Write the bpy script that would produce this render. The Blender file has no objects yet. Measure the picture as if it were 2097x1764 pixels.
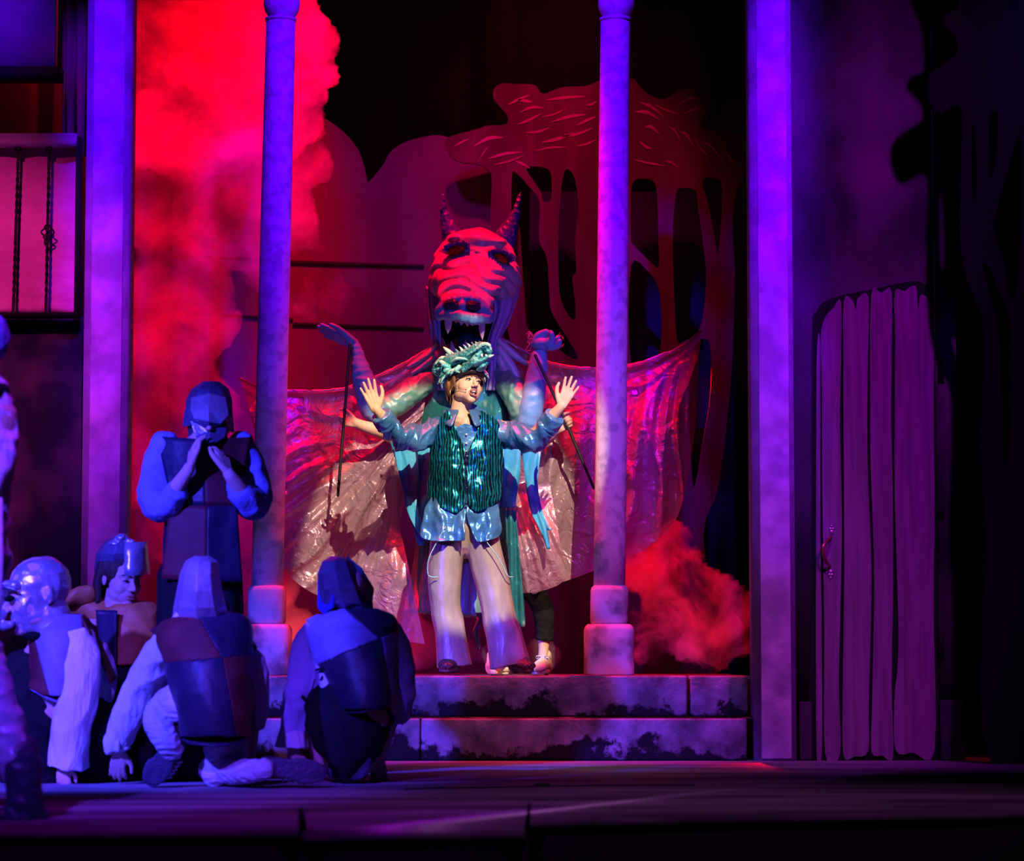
import bpy, bmesh, math, random
import numpy as np
from mathutils import Vector, Matrix, noise

random.seed(5)
SC = bpy.context.scene
COL = SC.collection
V = Vector

# ------------------------------------------------------------------ camera
F, D0, CZ = 5600.0, 14.5, 0.548
TH = math.atan(463 / F)
cam_d = bpy.data.cameras.new('camera')
cam = bpy.data.objects.new('camera', cam_d)
COL.objects.link(cam)
cam.location = (0, -D0, CZ)
cam.rotation_euler = (math.pi / 2 + TH, 0, 0)
cam_d.sensor_width = 36
cam_d.lens = F / 2097 * 36
cam_d.clip_end = 100
cam_d.dof.use_dof = True
cam_d.dof.focus_distance = 15.2
cam_d.dof.aperture_fstop = 2.8
SC.camera = cam


def W(px, py, Y=0.0):
    """world point seen at a photo pixel, at depth Y"""
    u = (px - 1048.5) / F
    v = (882 - py) / F
    d = V((u, math.cos(TH) - v * math.sin(TH), math.sin(TH) + v * math.cos(TH)))
    t = (Y + D0) / d.y
    return V((d.x * t, Y, CZ + d.z * t))


def Fl(px, py, z=0.0):
    """point on the horizontal plane z"""
    u = (px - 1048.5) / F
    v = (882 - py) / F
    d = V((u, math.cos(TH) - v * math.sin(TH), math.sin(TH) + v * math.cos(TH)))
    t = (z - CZ) / d.z
    return V((d.x * t, d.y * t - D0, z))


def S(Y):
    return F / (Y + D0)


# ------------------------------------------------------------------ world, lights, exposure
wd = bpy.data.worlds.new('dark_theatre')
SC.world = wd
wd.use_nodes = True
wd.node_tree.nodes['Background'].inputs[0].default_value = (0.10, 0.03, 0.22, 1)
wd.node_tree.nodes['Background'].inputs[1].default_value = 0.012
vs = SC.view_settings
vs.view_transform = 'Standard'
vs.look = 'None'
vs.exposure = 0.0
vs.gamma = 1.0
vs.use_curve_mapping = False
cy = SC.cycles
cy.max_bounces = 5
cy.diffuse_bounces = 2
cy.glossy_bounces = 2
cy.transmission_bounces = 3
cy.volume_bounces = 1
cy.transparent_max_bounces = 10
cy.caustics_reflective = False
cy.caustics_refractive = False
cy.sample_clamp_indirect = 3.0


def spot(name, loc, target, power, color, size_deg, blend=0.5, soft=0.08):
    d = bpy.data.lights.new(name, 'SPOT')
    d.energy = power
    d.color = color
    d.spot_size = math.radians(size_deg)
    d.spot_blend = blend
    d.shadow_soft_size = soft
    o = bpy.data.objects.new(name, d)
    o.location = loc
    o.rotation_euler = (V(target) - V(loc)).to_track_quat('-Z', 'Y').to_euler()
    COL.objects.link(o)
    return o


VIOLET = (0.115, 0.0, 1.0)
RED = (1.0, 0.0, 0.012)
# narrow violet profile spots stacked up each pillar and column, crossing from the middle of the rig
for k_, z_ in enumerate((4.25, 3.85, 3.45, 3.05, 2.65, 2.2, 1.75, 1.3)):
    e_ = (.8, 1, 1, 1, .9, .75, .55, .35)[k_]
    spot('violet_pillar_right', (0.9, -6.5, 6.8), (1.45, 0.0, z_), 5200 * e_, VIOLET, 4.4, 1.0, 0.08)
    spot('violet_pillar_left', (-1.2, -6.5, 6.8), (-2.2, 0.0, z_), 5200 * e_, VIOLET, 4.4, 1.0, 0.08)
    e_ = (.9, 1, .95, .85, .7, .45, .2, .05)[k_]
    spot('violet_column_left', (0.5, -6.0, 7.4), (-1.25, 0.62, z_), 6000 * e_, VIOLET, 4.0, 1.0, 0.08)
    spot('violet_column_right', (-0.6, -6.0, 7.4), (0.56, 0.62, z_), 6000 * e_, VIOLET, 4.0, 1.0, 0.08)
spot('violet_window', (-3.2, -3.5, 6.5), (-3.0, 0.6, 3.95), 1300, (0.14, 0.0, 1.0), 13, 0.8, 0.12)
spot('purple_wall_left', (-3.0, -4.5, 4.5), (-2.95, 0.1, 1.3), 650, (0.7, 0.05, 0.9), 24, 1.0, 0.12)  # added small spot to lift the dark wall below the balcony
# dim purple washes
spot('purple_wall_right', (3.6, -6.5, 6.6), (2.3, 0.0, 1.9), 2600, (0.36, 0.0, 0.62), 36, 0.9, 0.2)
spot('purple_steps', (0.8, -5.5, 6.8), (0.5, -0.1, 0.5), 500, (0.80, 0.20, 0.85), 30, 0.9, 0.2)
spot('rose_columns', (-0.3, -7.5, 6.0), (-0.35, 0.4, 0.95), 190, (1.0, 0.55, 0.85), 24, 1.0, 0.1)
spot('magenta_floor', (-1.2, -5.3, 5.0), (-1.2, -5.1, 0), 520, (0.45, 0.0, 0.9), 40, 1.0, 0.2)
spot('purple_floor_right', (0.9, -4.4, 5.5), (0.7, -4.4, 0), 480, (0.60, 0.16, 0.7), 50, 1.0, 0.2)
spot('magenta_balcony', (-2.6, -4.5, 4.6), (-2.85, 0.1, 2.25), 720, (1.0, 0.04, 0.5), 26, 0.8, 0.1)
spot('blue_dragon', (3.2, -6.5, 0.9), (0.0, 1.0, 2.2), 620, (0.02, 0.10, 1.0), 14, 1.0, 0.1)
spot('blue_arm_left', (-1.5, -7.0, 3.0), (-0.86, 1.13, 2.15), 620, (0.08, 0.11, 1.0), 6.5, 1.0, 0.05)
spot('blue_arm_right', (1.3, -7.0, 2.6), (0.16, 1.1, 2.15), 520, (0.06, 0.12, 1.0), 5.5, 1.0, 0.05)
# blue light on the crouching crowd
spot('blue_crowd', (-4.7, -7.8, 3.6), (-2.0, -2.6, 0.85), 8000, (0.055, 0.038, 1.0), 24, 0.7, 0.1)
spot('blue_walker', (-2.5, -11.5, 4.5), (-1.85, -5.2, 1.1), 5000, (0.13, 0.03, 1.0), 17, 0.8, 0.1)
# red tops
spot('red_top', (-0.45, 0.55, 6.6), (-0.15, 1.0, 1.2), 3500, RED, 34, 0.6, 0.06)
spot('red_left_cloud', (-0.4, 1.2, 6.0), (-1.9, 2.3, 3.5), 2600, RED, 50, 0.8, 0.1)
spot('red_left_back', (-2.7, 1.2, 5.9), (-2.25, 2.3, 1.6), 1300, (1.0, 0.0, 0.04), 46, 0.9, 0.1)
spot('red_backdrop', (-0.4, 0.6, 6.6), (0.25, 3.0, 3.25), 1000, (1.0, 0.0, 0.10), 36, 0.9, 0.1)
spot('purple_backdrop', (-1.2, 0.2, 6.2), (-0.7, 3.1, 2.3), 300, (0.9, 0.0, 0.8), 44, 0.9, 0.1)
spot('red_low_right', (1.2, 2.9, 2.4), (1.35, 1.9, 0.7), 420, RED, 70, 0.9, 0.1)
spot('red_low_left', (-1.9, 2.1, 0.9), (-0.5, 1.8, 0.55), 190, (1.0, 0.0, 0.03), 60, 0.9, 0.1)
spot('red_rear_crowd', (-3.3, 1.2, 4.6), (-2.05, -1.8, 0.95), 2600, (1, 0.03, 0.0), 15, 0.7, 0.06)
spot('curtain_red', (0.3, 3.4, 6.4), (0.3, 4.7, 3.3), 90, (1.0, 0.0, 0.15), 70, 0.9, 0.1)  # added faint fill so the back curtain's folds show
spot('blue_wing_right', (3.1, -1.2, 4.5), (2.95, 0.9, 2.2), 60, (0.03, 0.02, 1.0), 70, 0.9, 0.1)  # added deep-blue fill for the panel behind the tree silhouette
spot('red_leg', (-2.75, -1.6, 6.0), (-2.5, 0.8, 3.5), 110, RED, 10, 0.8, 0.05)  # added red spot to brighten the narrow side curtain
# warm follow spot on the performer
spot('follow_spot', (2.45, -11.3, 10.4), (-0.262, 0.6, 1.60), 16500, (1.0, 0.82, 0.54), 5.9, 0.10, 0.03)


# ------------------------------------------------------------------ materials
def mat(name, c1, c2=None, rough=0.6, metal=0.0, scale=4.0, bump=0.0, bscale=30.0, spec=0.5,
        stretch=(1, 1, 1), detail=5, lo=0.4, hi=0.6, sheen=0.0, bstretch=(1, 1, 1), coat=0.0):
    m = bpy.data.materials.new(name)
    m.use_nodes = True
    nt = m.node_tree
    b = nt.nodes['Principled BSDF']
    b.inputs['Base Color'].default_value = (*c1, 1)
    b.inputs['Roughness'].default_value = rough
    b.inputs['Metallic'].default_value = metal
    b.inputs['Specular IOR Level'].default_value = spec
    b.inputs['Coat Weight'].default_value = coat
    if sheen:
        b.inputs['Sheen Weight'].default_value = sheen
    tc = nt.nodes.new('ShaderNodeTexCoord')
    if c2 is not None:
        mp = nt.nodes.new('ShaderNodeMapping')
        mp.inputs['Scale'].default_value = stretch
        nt.links.new(tc.outputs['Object'], mp.inputs[0])
        n = nt.nodes.new('ShaderNodeTexNoise')
        n.inputs['Scale'].default_value = scale
        n.inputs['Detail'].default_value = detail
        nt.links.new(mp.outputs[0], n.inputs['Vector'])
        r = nt.nodes.new('ShaderNodeValToRGB')
        r.color_ramp.elements[0].position = lo
        r.color_ramp.elements[1].position = hi
        r.color_ramp.elements[0].color = (*c1, 1)
        r.color_ramp.elements[1].color = (*c2, 1)
        nt.links.new(n.outputs['Fac'], r.inputs[0])
        nt.links.new(r.outputs[0], b.inputs['Base Color'])
    if bump:
        mp2 = nt.nodes.new('ShaderNodeMapping')
        mp2.inputs['Scale'].default_value = bstretch
        nt.links.new(tc.outputs['Object'], mp2.inputs[0])
        n2 = nt.nodes.new('ShaderNodeTexNoise')
        n2.inputs['Scale'].default_value = bscale
        n2.inputs['Detail'].default_value = 4
        nt.links.new(mp2.outputs[0], n2.inputs['Vector'])
        bp = nt.nodes.new('ShaderNodeBump')
        bp.inputs['Strength'].default_value = min(bump, 1)
        bp.inputs['Distance'].default_value = 0.02
        nt.links.new(n2.outputs['Fac'], bp.inputs['Height'])
        nt.links.new(bp.outputs[0], b.inputs['Normal'])
    return m


M = {}
M['floor'] = mat('painted_stage_floor', (0.07, 0.06, 0.07), (0.22, 0.19, 0.21), 0.40, scale=1.3, stretch=(0.6, 2.5, 1), bump=0.3, bscale=2.2,
                 bstretch=(1, 4, 1), lo=0.38, hi=0.62, spec=0.5)
M['black'] = mat('black_masking', (0.006, 0.006, 0.007), rough=0.9, spec=0.1)
M['stone'] = mat('painted_stone', (0.10, 0.09, 0.10), (0.36, 0.31, 0.35), 0.8, scale=5, detail=9, lo=0.36, hi=0.6, bump=0.3, bscale=40, spec=0.15)
M['plaster'] = mat('painted_plaster', (0.36, 0.33, 0.40), (0.70, 0.66, 0.72), 0.75, scale=5.5, detail=7, lo=0.38, hi=0.66, bump=0.15, bscale=30, spec=0.15)
M['plaster_edge'] = mat('painted_plaster_edge', (0.30, 0.27, 0.36), (0.42, 0.38, 0.48), 0.8, scale=6, spec=0.15)
M['column'] = mat('marbled_column', (0.45, 0.41, 0.50), (0.66, 0.61, 0.68), 0.7, scale=16, detail=12, lo=0.40, hi=0.52, spec=0.2)
M['column_base'] = mat('stained_column_base', (0.16, 0.12, 0.15), (0.60, 0.52, 0.58), 0.75, scale=6, detail=8, lo=0.33, hi=0.52, spec=0.15)
M['wallpaint'] = mat('dark_scumbled_wall', (0.035, 0.03, 0.04), (0.14, 0.10, 0.13), 0.85, scale=2.2, stretch=(1.3, 1, 0.7), detail=6, lo=0.38, hi=0.66, spec=0.1)
M['navy'] = mat('navy_scumbled_wall', (0.015, 0.015, 0.03), (0.16, 0.10, 0.12), 0.85, scale=1.8, detail=3, lo=0.45, hi=0.75, spec=0.1)
M['plank'] = mat('painted_plank', (0.20, 0.14, 0.18), (0.28, 0.20, 0.25), 0.8, scale=5, stretch=(6, 1, 0.4), detail=5, spec=0.15)
M['darkpaint'] = mat('near_black_paint', (0.012, 0.010, 0.012), rough=0.85, spec=0.15)
M['rock'] = mat('flat_muslin', (0.085, 0.065, 0.085), (0.12, 0.09, 0.12), 0.9, scale=1.2, spec=0.05)
M['tree'] = mat('tree_flat_paint', (0.065, 0.038, 0.042), (0.10, 0.06, 0.066), 0.9, scale=3, stretch=(2, 1, 0.4), spec=0.08)
M['stroke'] = mat('leaf_stroke_paint', (0.30, 0.20, 0.20), rough=0.9, spec=0.05)
M['curtain'] = mat('velour_curtain', (0.02, 0.018, 0.02), rough=0.95, spec=0.05)
M['navyflat'] = mat('deep_blue_panel', (0.02, 0.02, 0.05), rough=0.9, spec=0.05)
M['panel'] = mat('pale_blue_panel', (0.30, 0.30, 0.36), (0.42, 0.42, 0.48), 0.8, scale=3, spec=0.1)
M['iron'] = mat('wrought_iron', (0.02, 0.02, 0.02), rough=0.45, metal=0.6)
M['rail'] = mat('painted_rail', (0.55, 0.5, 0.55), rough=0.5)
M['pinkcloth'] = mat('pink_banner_cloth', (0.62, 0.20, 0.38), (0.75, 0.28, 0.45), 0.6, scale=3, bump=0.5, bscale=5, bstretch=(1, 1, 2.5), sheen=0.2)
M['handle'] = mat('rusty_red_handle', (0.45, 0.10, 0.10), rough=0.35, metal=0.6)
M['silverplate'] = mat('silver_handle_plate', (0.6, 0.5, 0.55), rough=0.35, metal=0.7)
M['skin'] = mat('skin', (0.74, 0.43, 0.28), (0.78, 0.47, 0.31), 0.55, scale=9, spec=0.35)
M['skin2'] = mat('crowd_skin', (0.66, 0.42, 0.34), rough=0.55, spec=0.3)  # second even skin tone, used on the crowd figures
M['lips'] = mat('lip_colour', (0.52, 0.16, 0.13), rough=0.35)
M['mouthdark'] = mat('mouth_inside', (0.04, 0.01, 0.01), rough=0.5)
M['teeth'] = mat('tooth_enamel', (0.85, 0.8, 0.7), rough=0.3)
M['eyewhite'] = mat('eye_white', (0.7, 0.68, 0.66), rough=0.25)
M['eyedark'] = mat('iris_dark', (0.03, 0.02, 0.02), rough=0.2)
M['hair'] = mat('chestnut_hair', (0.14, 0.050, 0.018), (0.42, 0.17, 0.05), 0.42, scale=14, stretch=(5, 5, 1), bump=0.6, bscale=60, bstretch=(5, 5, 0.8), lo=0.35, hi=0.65)
M['hairdark'] = mat('dark_brown_hair', (0.03, 0.015, 0.01), (0.07, 0.03, 0.02), 0.5, scale=14, stretch=(5, 5, 1), bump=0.5, bscale=60, bstretch=(4, 4, 1))
M['satin'] = mat('blue_satin', (0.08, 0.30, 0.66), (0.13, 0.38, 0.74), 0.27, metal=0.55, scale=6, bump=0.7, bscale=9, bstretch=(1, 1, 1.5))
M['satincollar'] = mat('blue_satin_collar', (0.07, 0.17, 0.38), rough=0.4, metal=0.2)
M['trouser'] = mat('shimmer_trouser', (0.64, 0.50, 0.40), (0.72, 0.57, 0.46), 0.28, metal=0.5, scale=12, bump=0.6, bscale=5, bstretch=(2.2, 2.2, .5), detail=2)
M['ribbon'] = mat('turquoise_ribbon', (0.03, 0.33, 0.62), (0.06, 0.42, 0.68), 0.45, scale=8, bump=0.3, bscale=14)
M['dragonskin'] = mat('dragon_satin', (0.40, 0.46, 0.58), (0.46, 0.52, 0.62), 0.40, metal=0.1, scale=5, bump=0.5, bscale=9, bstretch=(1, 1, 2))
M['dragonblue'] = mat('dragon_blue_satin', (0.13, 0.30, 0.60), (0.16, 0.35, 0.64), 0.45, scale=5, bump=0.3, bscale=14)
M['dragonneck'] = mat('dragon_drape_satin', (0.32, 0.30, 0.66), (0.36, 0.34, 0.70), 0.5, scale=6, bump=0.3, bscale=12, bstretch=(3, 1, .5))
M['dragongreen'] = mat('dragon_green_satin', (0.13, 0.32, 0.27), (0.16, 0.38, 0.32), 0.38, metal=0.1, scale=5, bump=0.3, bscale=12)
M['gown'] = mat('teal_film_gown', (0.04, 0.28, 0.30), (0.55, 0.85, 0.80), 0.25, metal=0.5, scale=6, detail=2, lo=0.60, hi=0.68, bump=0.9, bscale=8, stretch=(1.6, 1, .8))
M['gownlow'] = mat('grey_green_gown', (0.10, 0.20, 0.17), (0.20, 0.34, 0.28), 0.4, metal=0.2, scale=5, stretch=(3, 1, .5), bump=0.6, bscale=10, bstretch=(4, 1, .5))
M['horn'] = mat('horn_blue_vinyl', (0.045, 0.05, 0.42), (0.06, 0.06, 0.55), 0.35, scale=9, bump=0.8, bscale=22)
M['tooth'] = mat('dragon_fang', (0.62, 0.42, 0.58), rough=0.55)
M['sequin'] = mat('dark_red_sequin', (0.45, 0.03, 0.02), (0.95, 0.16, 0.04), 0.25, metal=0.7, scale=60, bump=1.0, bscale=90)
M['nostril'] = mat('glossy_nostril', (0.015, 0.012, 0.06), rough=0.12, bump=1.0, bscale=30)
M['hat'] = mat('headdress_teal', (0.03, 0.28, 0.32), (0.14, 0.58, 0.55), 0.38, metal=0.25, scale=18, bump=0.8, bscale=45)
M['hatlight'] = mat('headdress_pale_teal', (0.25, 0.62, 0.55), (0.38, 0.74, 0.64), 0.45, scale=12, bump=0.4, bscale=40)
M['silver'] = mat('crumpled_silver_vinyl', (0.42, 0.42, 0.50), (0.55, 0.55, 0.62), 0.33, metal=0.55, scale=7, bump=0.8, bscale=9)
M['silverdark'] = mat('dark_silver_vinyl', (0.14, 0.13, 0.22), (0.22, 0.20, 0.32), 0.30, metal=0.5, scale=6, bump=0.7, bscale=9)
M['whitecloth'] = mat('white_cotton', (0.62, 0.62, 0.66), (0.74, 0.74, 0.78), 0.8, scale=5, bump=0.6, bscale=16, bstretch=(3, 3, 0.6), spec=0.1)
M['bluecloth'] = mat('blue_cotton', (0.20, 0.24, 0.60), (0.26, 0.30, 0.66), 0.8, scale=6, bump=0.5, bscale=18, spec=0.1)
M['palecloth'] = mat('pale_blue_cotton', (0.40, 0.42, 0.66), (0.48, 0.50, 0.74), 0.8, scale=6, bump=0.6, bscale=16, spec=0.1)
M['tabred'] = mat('maroon_tabard', (0.085, 0.014, 0.018), (0.12, 0.022, 0.024), 0.6, spec=0.25, scale=6, bump=0.4, bscale=8)
M['tabdark'] = mat('dark_blue_tabard', (0.016, 0.014, 0.035), (0.024, 0.022, 0.05), 0.45, spec=0.3, scale=6, bump=0.4, bscale=8)
M['tabblue'] = mat('light_blue_tabard', (0.16, 0.16, 0.34), (0.24, 0.24, 0.44), 0.55, scale=6, bump=0.4, bscale=8)
M['taborange'] = mat('orange_tabard', (0.55, 0.18, 0.05), (0.62, 0.22, 0.06), 0.6, scale=6, bump=0.4, bscale=8)
M['blackcloth'] = mat('black_trouser_cloth', (0.012, 0.011, 0.014), rough=0.85, spec=0.1, bump=0.4, bscale=14)
M['sock'] = mat('ribbed_white_sock', (0.55, 0.55, 0.62), rough=0.8, bump=0.5, bscale=40, bstretch=(1, 1, 3))
M['shoeblack'] = mat('black_canvas_shoe', (0.03, 0.03, 0.04), rough=0.6)
M['sole'] = mat('dark_rubber_sole', (0.06, 0.05, 0.09), rough=0.5, bump=0.4, bscale=60)
M['lace'] = mat('white_lace', (0.7, 0.7, 0.75), rough=0.7)
M['creamsole'] = mat('platform_sole', (0.18, 0.13, 0.13), rough=0.6)
M['sneaker'] = mat('cream_sneaker', (0.80, 0.64, 0.46), (0.85, 0.52, 0.30), 0.6, scale=9, lo=0.45, hi=0.6)
M['mic'] = mat('mic_black', (0.02, 0.012, 0.012), rough=0.4)
M['micwire'] = mat('mic_wire_tan', (0.30, 0.16, 0.12), rough=0.5)
M['gold'] = mat('gold_metal', (0.8, 0.55, 0.25), rough=0.25, metal=1)
M['rod'] = mat('black_control_rod', (0.012, 0.01, 0.012), rough=0.4)
M['boot'] = mat('dark_boot_leather', (0.03, 0.03, 0.06), rough=0.45, bump=0.4, bscale=12)
M['legwear'] = mat('pale_wet_look_trouser', (0.45, 0.40, 0.60), (0.60, 0.55, 0.75), 0.35, metal=0.3, scale=4, bump=0.7, bscale=7)


def checker_mat():
    m = mat('checked_slip_on', (0.02, 0.015, 0.015), rough=0.6)
    nt = m.node_tree
    tc = nt.nodes.new('ShaderNodeTexCoord')
    ch = nt.nodes.new('ShaderNodeTexChecker')
    ch.inputs['Scale'].default_value = 90
    ch.inputs[1].default_value = (0.01, 0.008, 0.008, 1)
    ch.inputs[2].default_value = (0.13, 0.08, 0.07, 1)
    nt.links.new(tc.outputs['Object'], ch.inputs[0])
    nt.links.new(ch.outputs[0], nt.nodes['Principled BSDF'].inputs['Base Color'])
    return m


M['checker'] = checker_mat()


def vest_mat():
    m = mat('teal_foil_pinstripe_vest', (0.0, 0.3, 0.33), rough=0.28, metal=0.85)
    nt = m.node_tree
    b = nt.nodes['Principled BSDF']
    tc = nt.nodes.new('ShaderNodeTexCoord')
    mp = nt.nodes.new('ShaderNodeMapping')
    mp.inputs['Scale'].default_value = (1, 0.0, 0.45)
    w = nt.nodes.new('ShaderNodeTexWave')
    w.bands_direction = 'X'
    w.inputs['Scale'].default_value = 21
    w.inputs['Distortion'].default_value = 9.0
    w.inputs['Detail'].default_value = 4
    w.inputs['Detail Scale'].default_value = 1.2
    nt.links.new(tc.outputs['Object'], mp.inputs[0])
    nt.links.new(mp.outputs[0], w.inputs[0])
    n = nt.nodes.new('ShaderNodeTexNoise')
    n.inputs['Scale'].default_value = 9
    nt.links.new(tc.outputs['Object'], n.inputs[0])
    r = nt.nodes.new('ShaderNodeValToRGB')
    r.color_ramp.elements[0].position = 0.25
    r.color_ramp.elements[0].color = (0.012, 0.045, 0.055, 1)
    r.color_ramp.elements[1].position = 0.95
    r.color_ramp.elements[1].color = (0.02, 0.62, 0.70, 1)
    nt.links.new(w.outputs[1], r.inputs[0])
    nt.links.new(r.outputs[0], b.inputs['Base Color'])
    bp = nt.nodes.new('ShaderNodeBump')
    bp.inputs['Strength'].default_value = 1.0
    bp.inputs['Distance'].default_value = 0.05
    nt.links.new(n.outputs[0], bp.inputs['Height'])
    nt.links.new(bp.outputs[0], b.inputs['Normal'])
    return m


M['vest'] = vest_mat()


def film_mat(name, col, see, rough, sparkle=True):
    """iridescent cellophane film: partly see through, glossy, with specks of glitter"""
    m = bpy.data.materials.new(name)
    m.use_nodes = True
    nt = m.node_tree
    N, L = nt.nodes, nt.links
    b = N['Principled BSDF']
    out = N['Material Output']
    b.inputs['Roughness'].default_value = rough
    b.inputs['Metallic'].default_value = 0.38
    tc = N.new('ShaderNodeTexCoord')
    n = N.new('ShaderNodeTexNoise')
    n.inputs['Scale'].default_value = 3.0
    n.inputs['Detail'].default_value = 3
    L.new(tc.outputs['Object'], n.inputs[0])
    r = N.new('ShaderNodeValToRGB')
    r.color_ramp.elements[0].position = 0.35
    r.color_ramp.elements[0].color = (*col, 1)
    r.color_ramp.elements[1].position = 0.7
    r.color_ramp.elements[1].color = (min(col[0] * 1.2, 1), min(col[1] * 1.6, 1), min(col[2] * 1.3, 1), 1)
    L.new(n.outputs[0], r.inputs[0])
    vo = N.new('ShaderNodeTexVoronoi')
    vo.inputs['Scale'].default_value = 38
    L.new(tc.outputs['Object'], vo.inputs['Vector'])
    lt = N.new('ShaderNodeMath')
    lt.operation = 'LESS_THAN'
    lt.inputs[1].default_value = 0.10
    L.new(vo.outputs['Distance'], lt.inputs[0])
    mx = N.new('ShaderNodeMix')
    mx.data_type = 'RGBA'
    mx.inputs['B'].default_value = (1.0, 0.85, 0.95, 1)
    L.new(lt.outputs[0], mx.inputs['Factor'])
    L.new(r.outputs[0], mx.inputs['A'])
    L.new(mx.outputs['Result'], b.inputs['Base Color'])
    tr = N.new('ShaderNodeBsdfTransparent')
    tl = N.new('ShaderNodeBsdfTranslucent')
    tl.inputs[0].default_value = (*col, 1)
    m1 = N.new('ShaderNodeMixShader')
    m1.inputs[0].default_value = 0.18
    L.new(b.outputs[0], m1.inputs[1])
    L.new(tl.outputs[0], m1.inputs[2])
    m2 = N.new('ShaderNodeMixShader')
    m2.inputs[0].default_value = see
    L.new(m1.outputs[0], m2.inputs[1])
    L.new(tr.outputs[0], m2.inputs[2])
    L.new(m2.outputs[0], out.inputs[0])
    n2 = N.new('ShaderNodeTexNoise')
    n2.inputs['Scale'].default_value = 9
    n2.inputs['Detail'].default_value = 5
    n2.inputs['Distortion'].default_value = 1.5
    L.new(tc.outputs['Object'], n2.inputs[0])
    bp = N.new('ShaderNodeBump')
    bp.inputs['Strength'].default_value = 0.8
    bp.inputs['Distance'].default_value = 0.035
    L.new(n2.outputs[0], bp.inputs['Height'])
    L.new(bp.outputs[0], b.inputs['Normal'])
    return m


M['film'] = film_mat('pink_iridescent_film', (0.74, 0.38, 0.52), 0.36, 0.24)


def smoke_mat(name, density, col=(1, 1, 1), nscale=3.0, lo=0.35, hi=0.62, floor_=0.15):
    m = bpy.data.materials.new(name)
    m.use_nodes = True
    nt = m.node_tree
    nt.nodes.remove(nt.nodes['Principled BSDF'])
    s = nt.nodes.new('ShaderNodeVolumeScatter')
    s.inputs['Color'].default_value = (*col, 1)
    s.inputs['Anisotropy'].default_value = 0.0
    tc = nt.nodes.new('ShaderNodeTexCoord')
    n = nt.nodes.new('ShaderNodeTexNoise')
    n.inputs['Scale'].default_value = nscale
    n.inputs['Detail'].default_value = 6
    n.inputs['Roughness'].default_value = 0.62
    n.inputs['Distortion'].default_value = 0.6
    nt.links.new(tc.outputs['Object'], n.inputs['Vector'])
    mr = nt.nodes.new('ShaderNodeMapRange')
    mr.inputs['From Min'].default_value = lo
    mr.inputs['From Max'].default_value = hi
    mr.inputs['To Min'].default_value = floor_ * density
    mr.inputs['To Max'].default_value = density
    nt.links.new(n.outputs[0], mr.inputs[0])
    nt.links.new(mr.outputs[0], s.inputs['Density'])
    nt.links.new(s.outputs[0], nt.nodes['Material Output'].inputs['Volume'])
    return m


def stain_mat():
    """grey painted stone with dark painted stains along the foot of each 22 cm riser"""
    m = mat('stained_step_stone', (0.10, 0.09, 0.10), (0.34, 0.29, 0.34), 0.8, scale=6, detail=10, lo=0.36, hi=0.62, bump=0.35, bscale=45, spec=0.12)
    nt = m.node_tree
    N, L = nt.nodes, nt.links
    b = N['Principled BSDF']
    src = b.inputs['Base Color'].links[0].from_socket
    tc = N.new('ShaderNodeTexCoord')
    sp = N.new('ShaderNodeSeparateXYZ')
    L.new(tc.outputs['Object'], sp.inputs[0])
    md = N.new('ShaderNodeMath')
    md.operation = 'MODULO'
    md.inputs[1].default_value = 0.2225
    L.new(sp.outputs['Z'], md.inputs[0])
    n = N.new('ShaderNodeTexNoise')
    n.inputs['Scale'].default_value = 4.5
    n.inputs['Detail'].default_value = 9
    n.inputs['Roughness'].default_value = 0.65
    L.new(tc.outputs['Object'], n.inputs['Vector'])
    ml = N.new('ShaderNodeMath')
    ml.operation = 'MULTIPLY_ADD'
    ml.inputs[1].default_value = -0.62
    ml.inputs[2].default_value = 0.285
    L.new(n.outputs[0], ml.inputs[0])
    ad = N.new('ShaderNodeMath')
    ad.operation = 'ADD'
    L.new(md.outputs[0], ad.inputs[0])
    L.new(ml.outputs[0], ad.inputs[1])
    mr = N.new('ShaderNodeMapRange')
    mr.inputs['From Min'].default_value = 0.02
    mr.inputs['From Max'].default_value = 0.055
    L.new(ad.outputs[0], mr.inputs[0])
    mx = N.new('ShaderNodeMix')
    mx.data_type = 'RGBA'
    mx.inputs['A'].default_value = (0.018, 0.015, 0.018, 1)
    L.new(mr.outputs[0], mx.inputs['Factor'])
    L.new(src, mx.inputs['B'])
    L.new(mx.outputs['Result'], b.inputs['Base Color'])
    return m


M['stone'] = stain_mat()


# ------------------------------------------------------------------ mesh tools
def crom(pts, m):
    """Catmull-Rom through rows of numbers, m steps per span"""
    P = [np.array(p, float) for p in pts]
    if len(P) == 2 or m <= 1:
        if m <= 1:
            return P
        return [P[0] + (P[1] - P[0]) * i / m for i in range(m + 1)]
    Q = [2 * P[0] - P[1]] + P + [2 * P[-1] - P[-2]]
    out = []
    for i in range(1, len(Q) - 2):
        a, b, c, d = Q[i - 1:i + 3]
        for k in range(m):
            t = k / m
            out.append(0.5 * ((2 * b) + (c - a) * t + (2 * a - 5 * b + 4 * c - d) * t * t + (3 * b - a - 3 * c + d) * t ** 3))
    out.append(P[-1])
    return out


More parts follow.
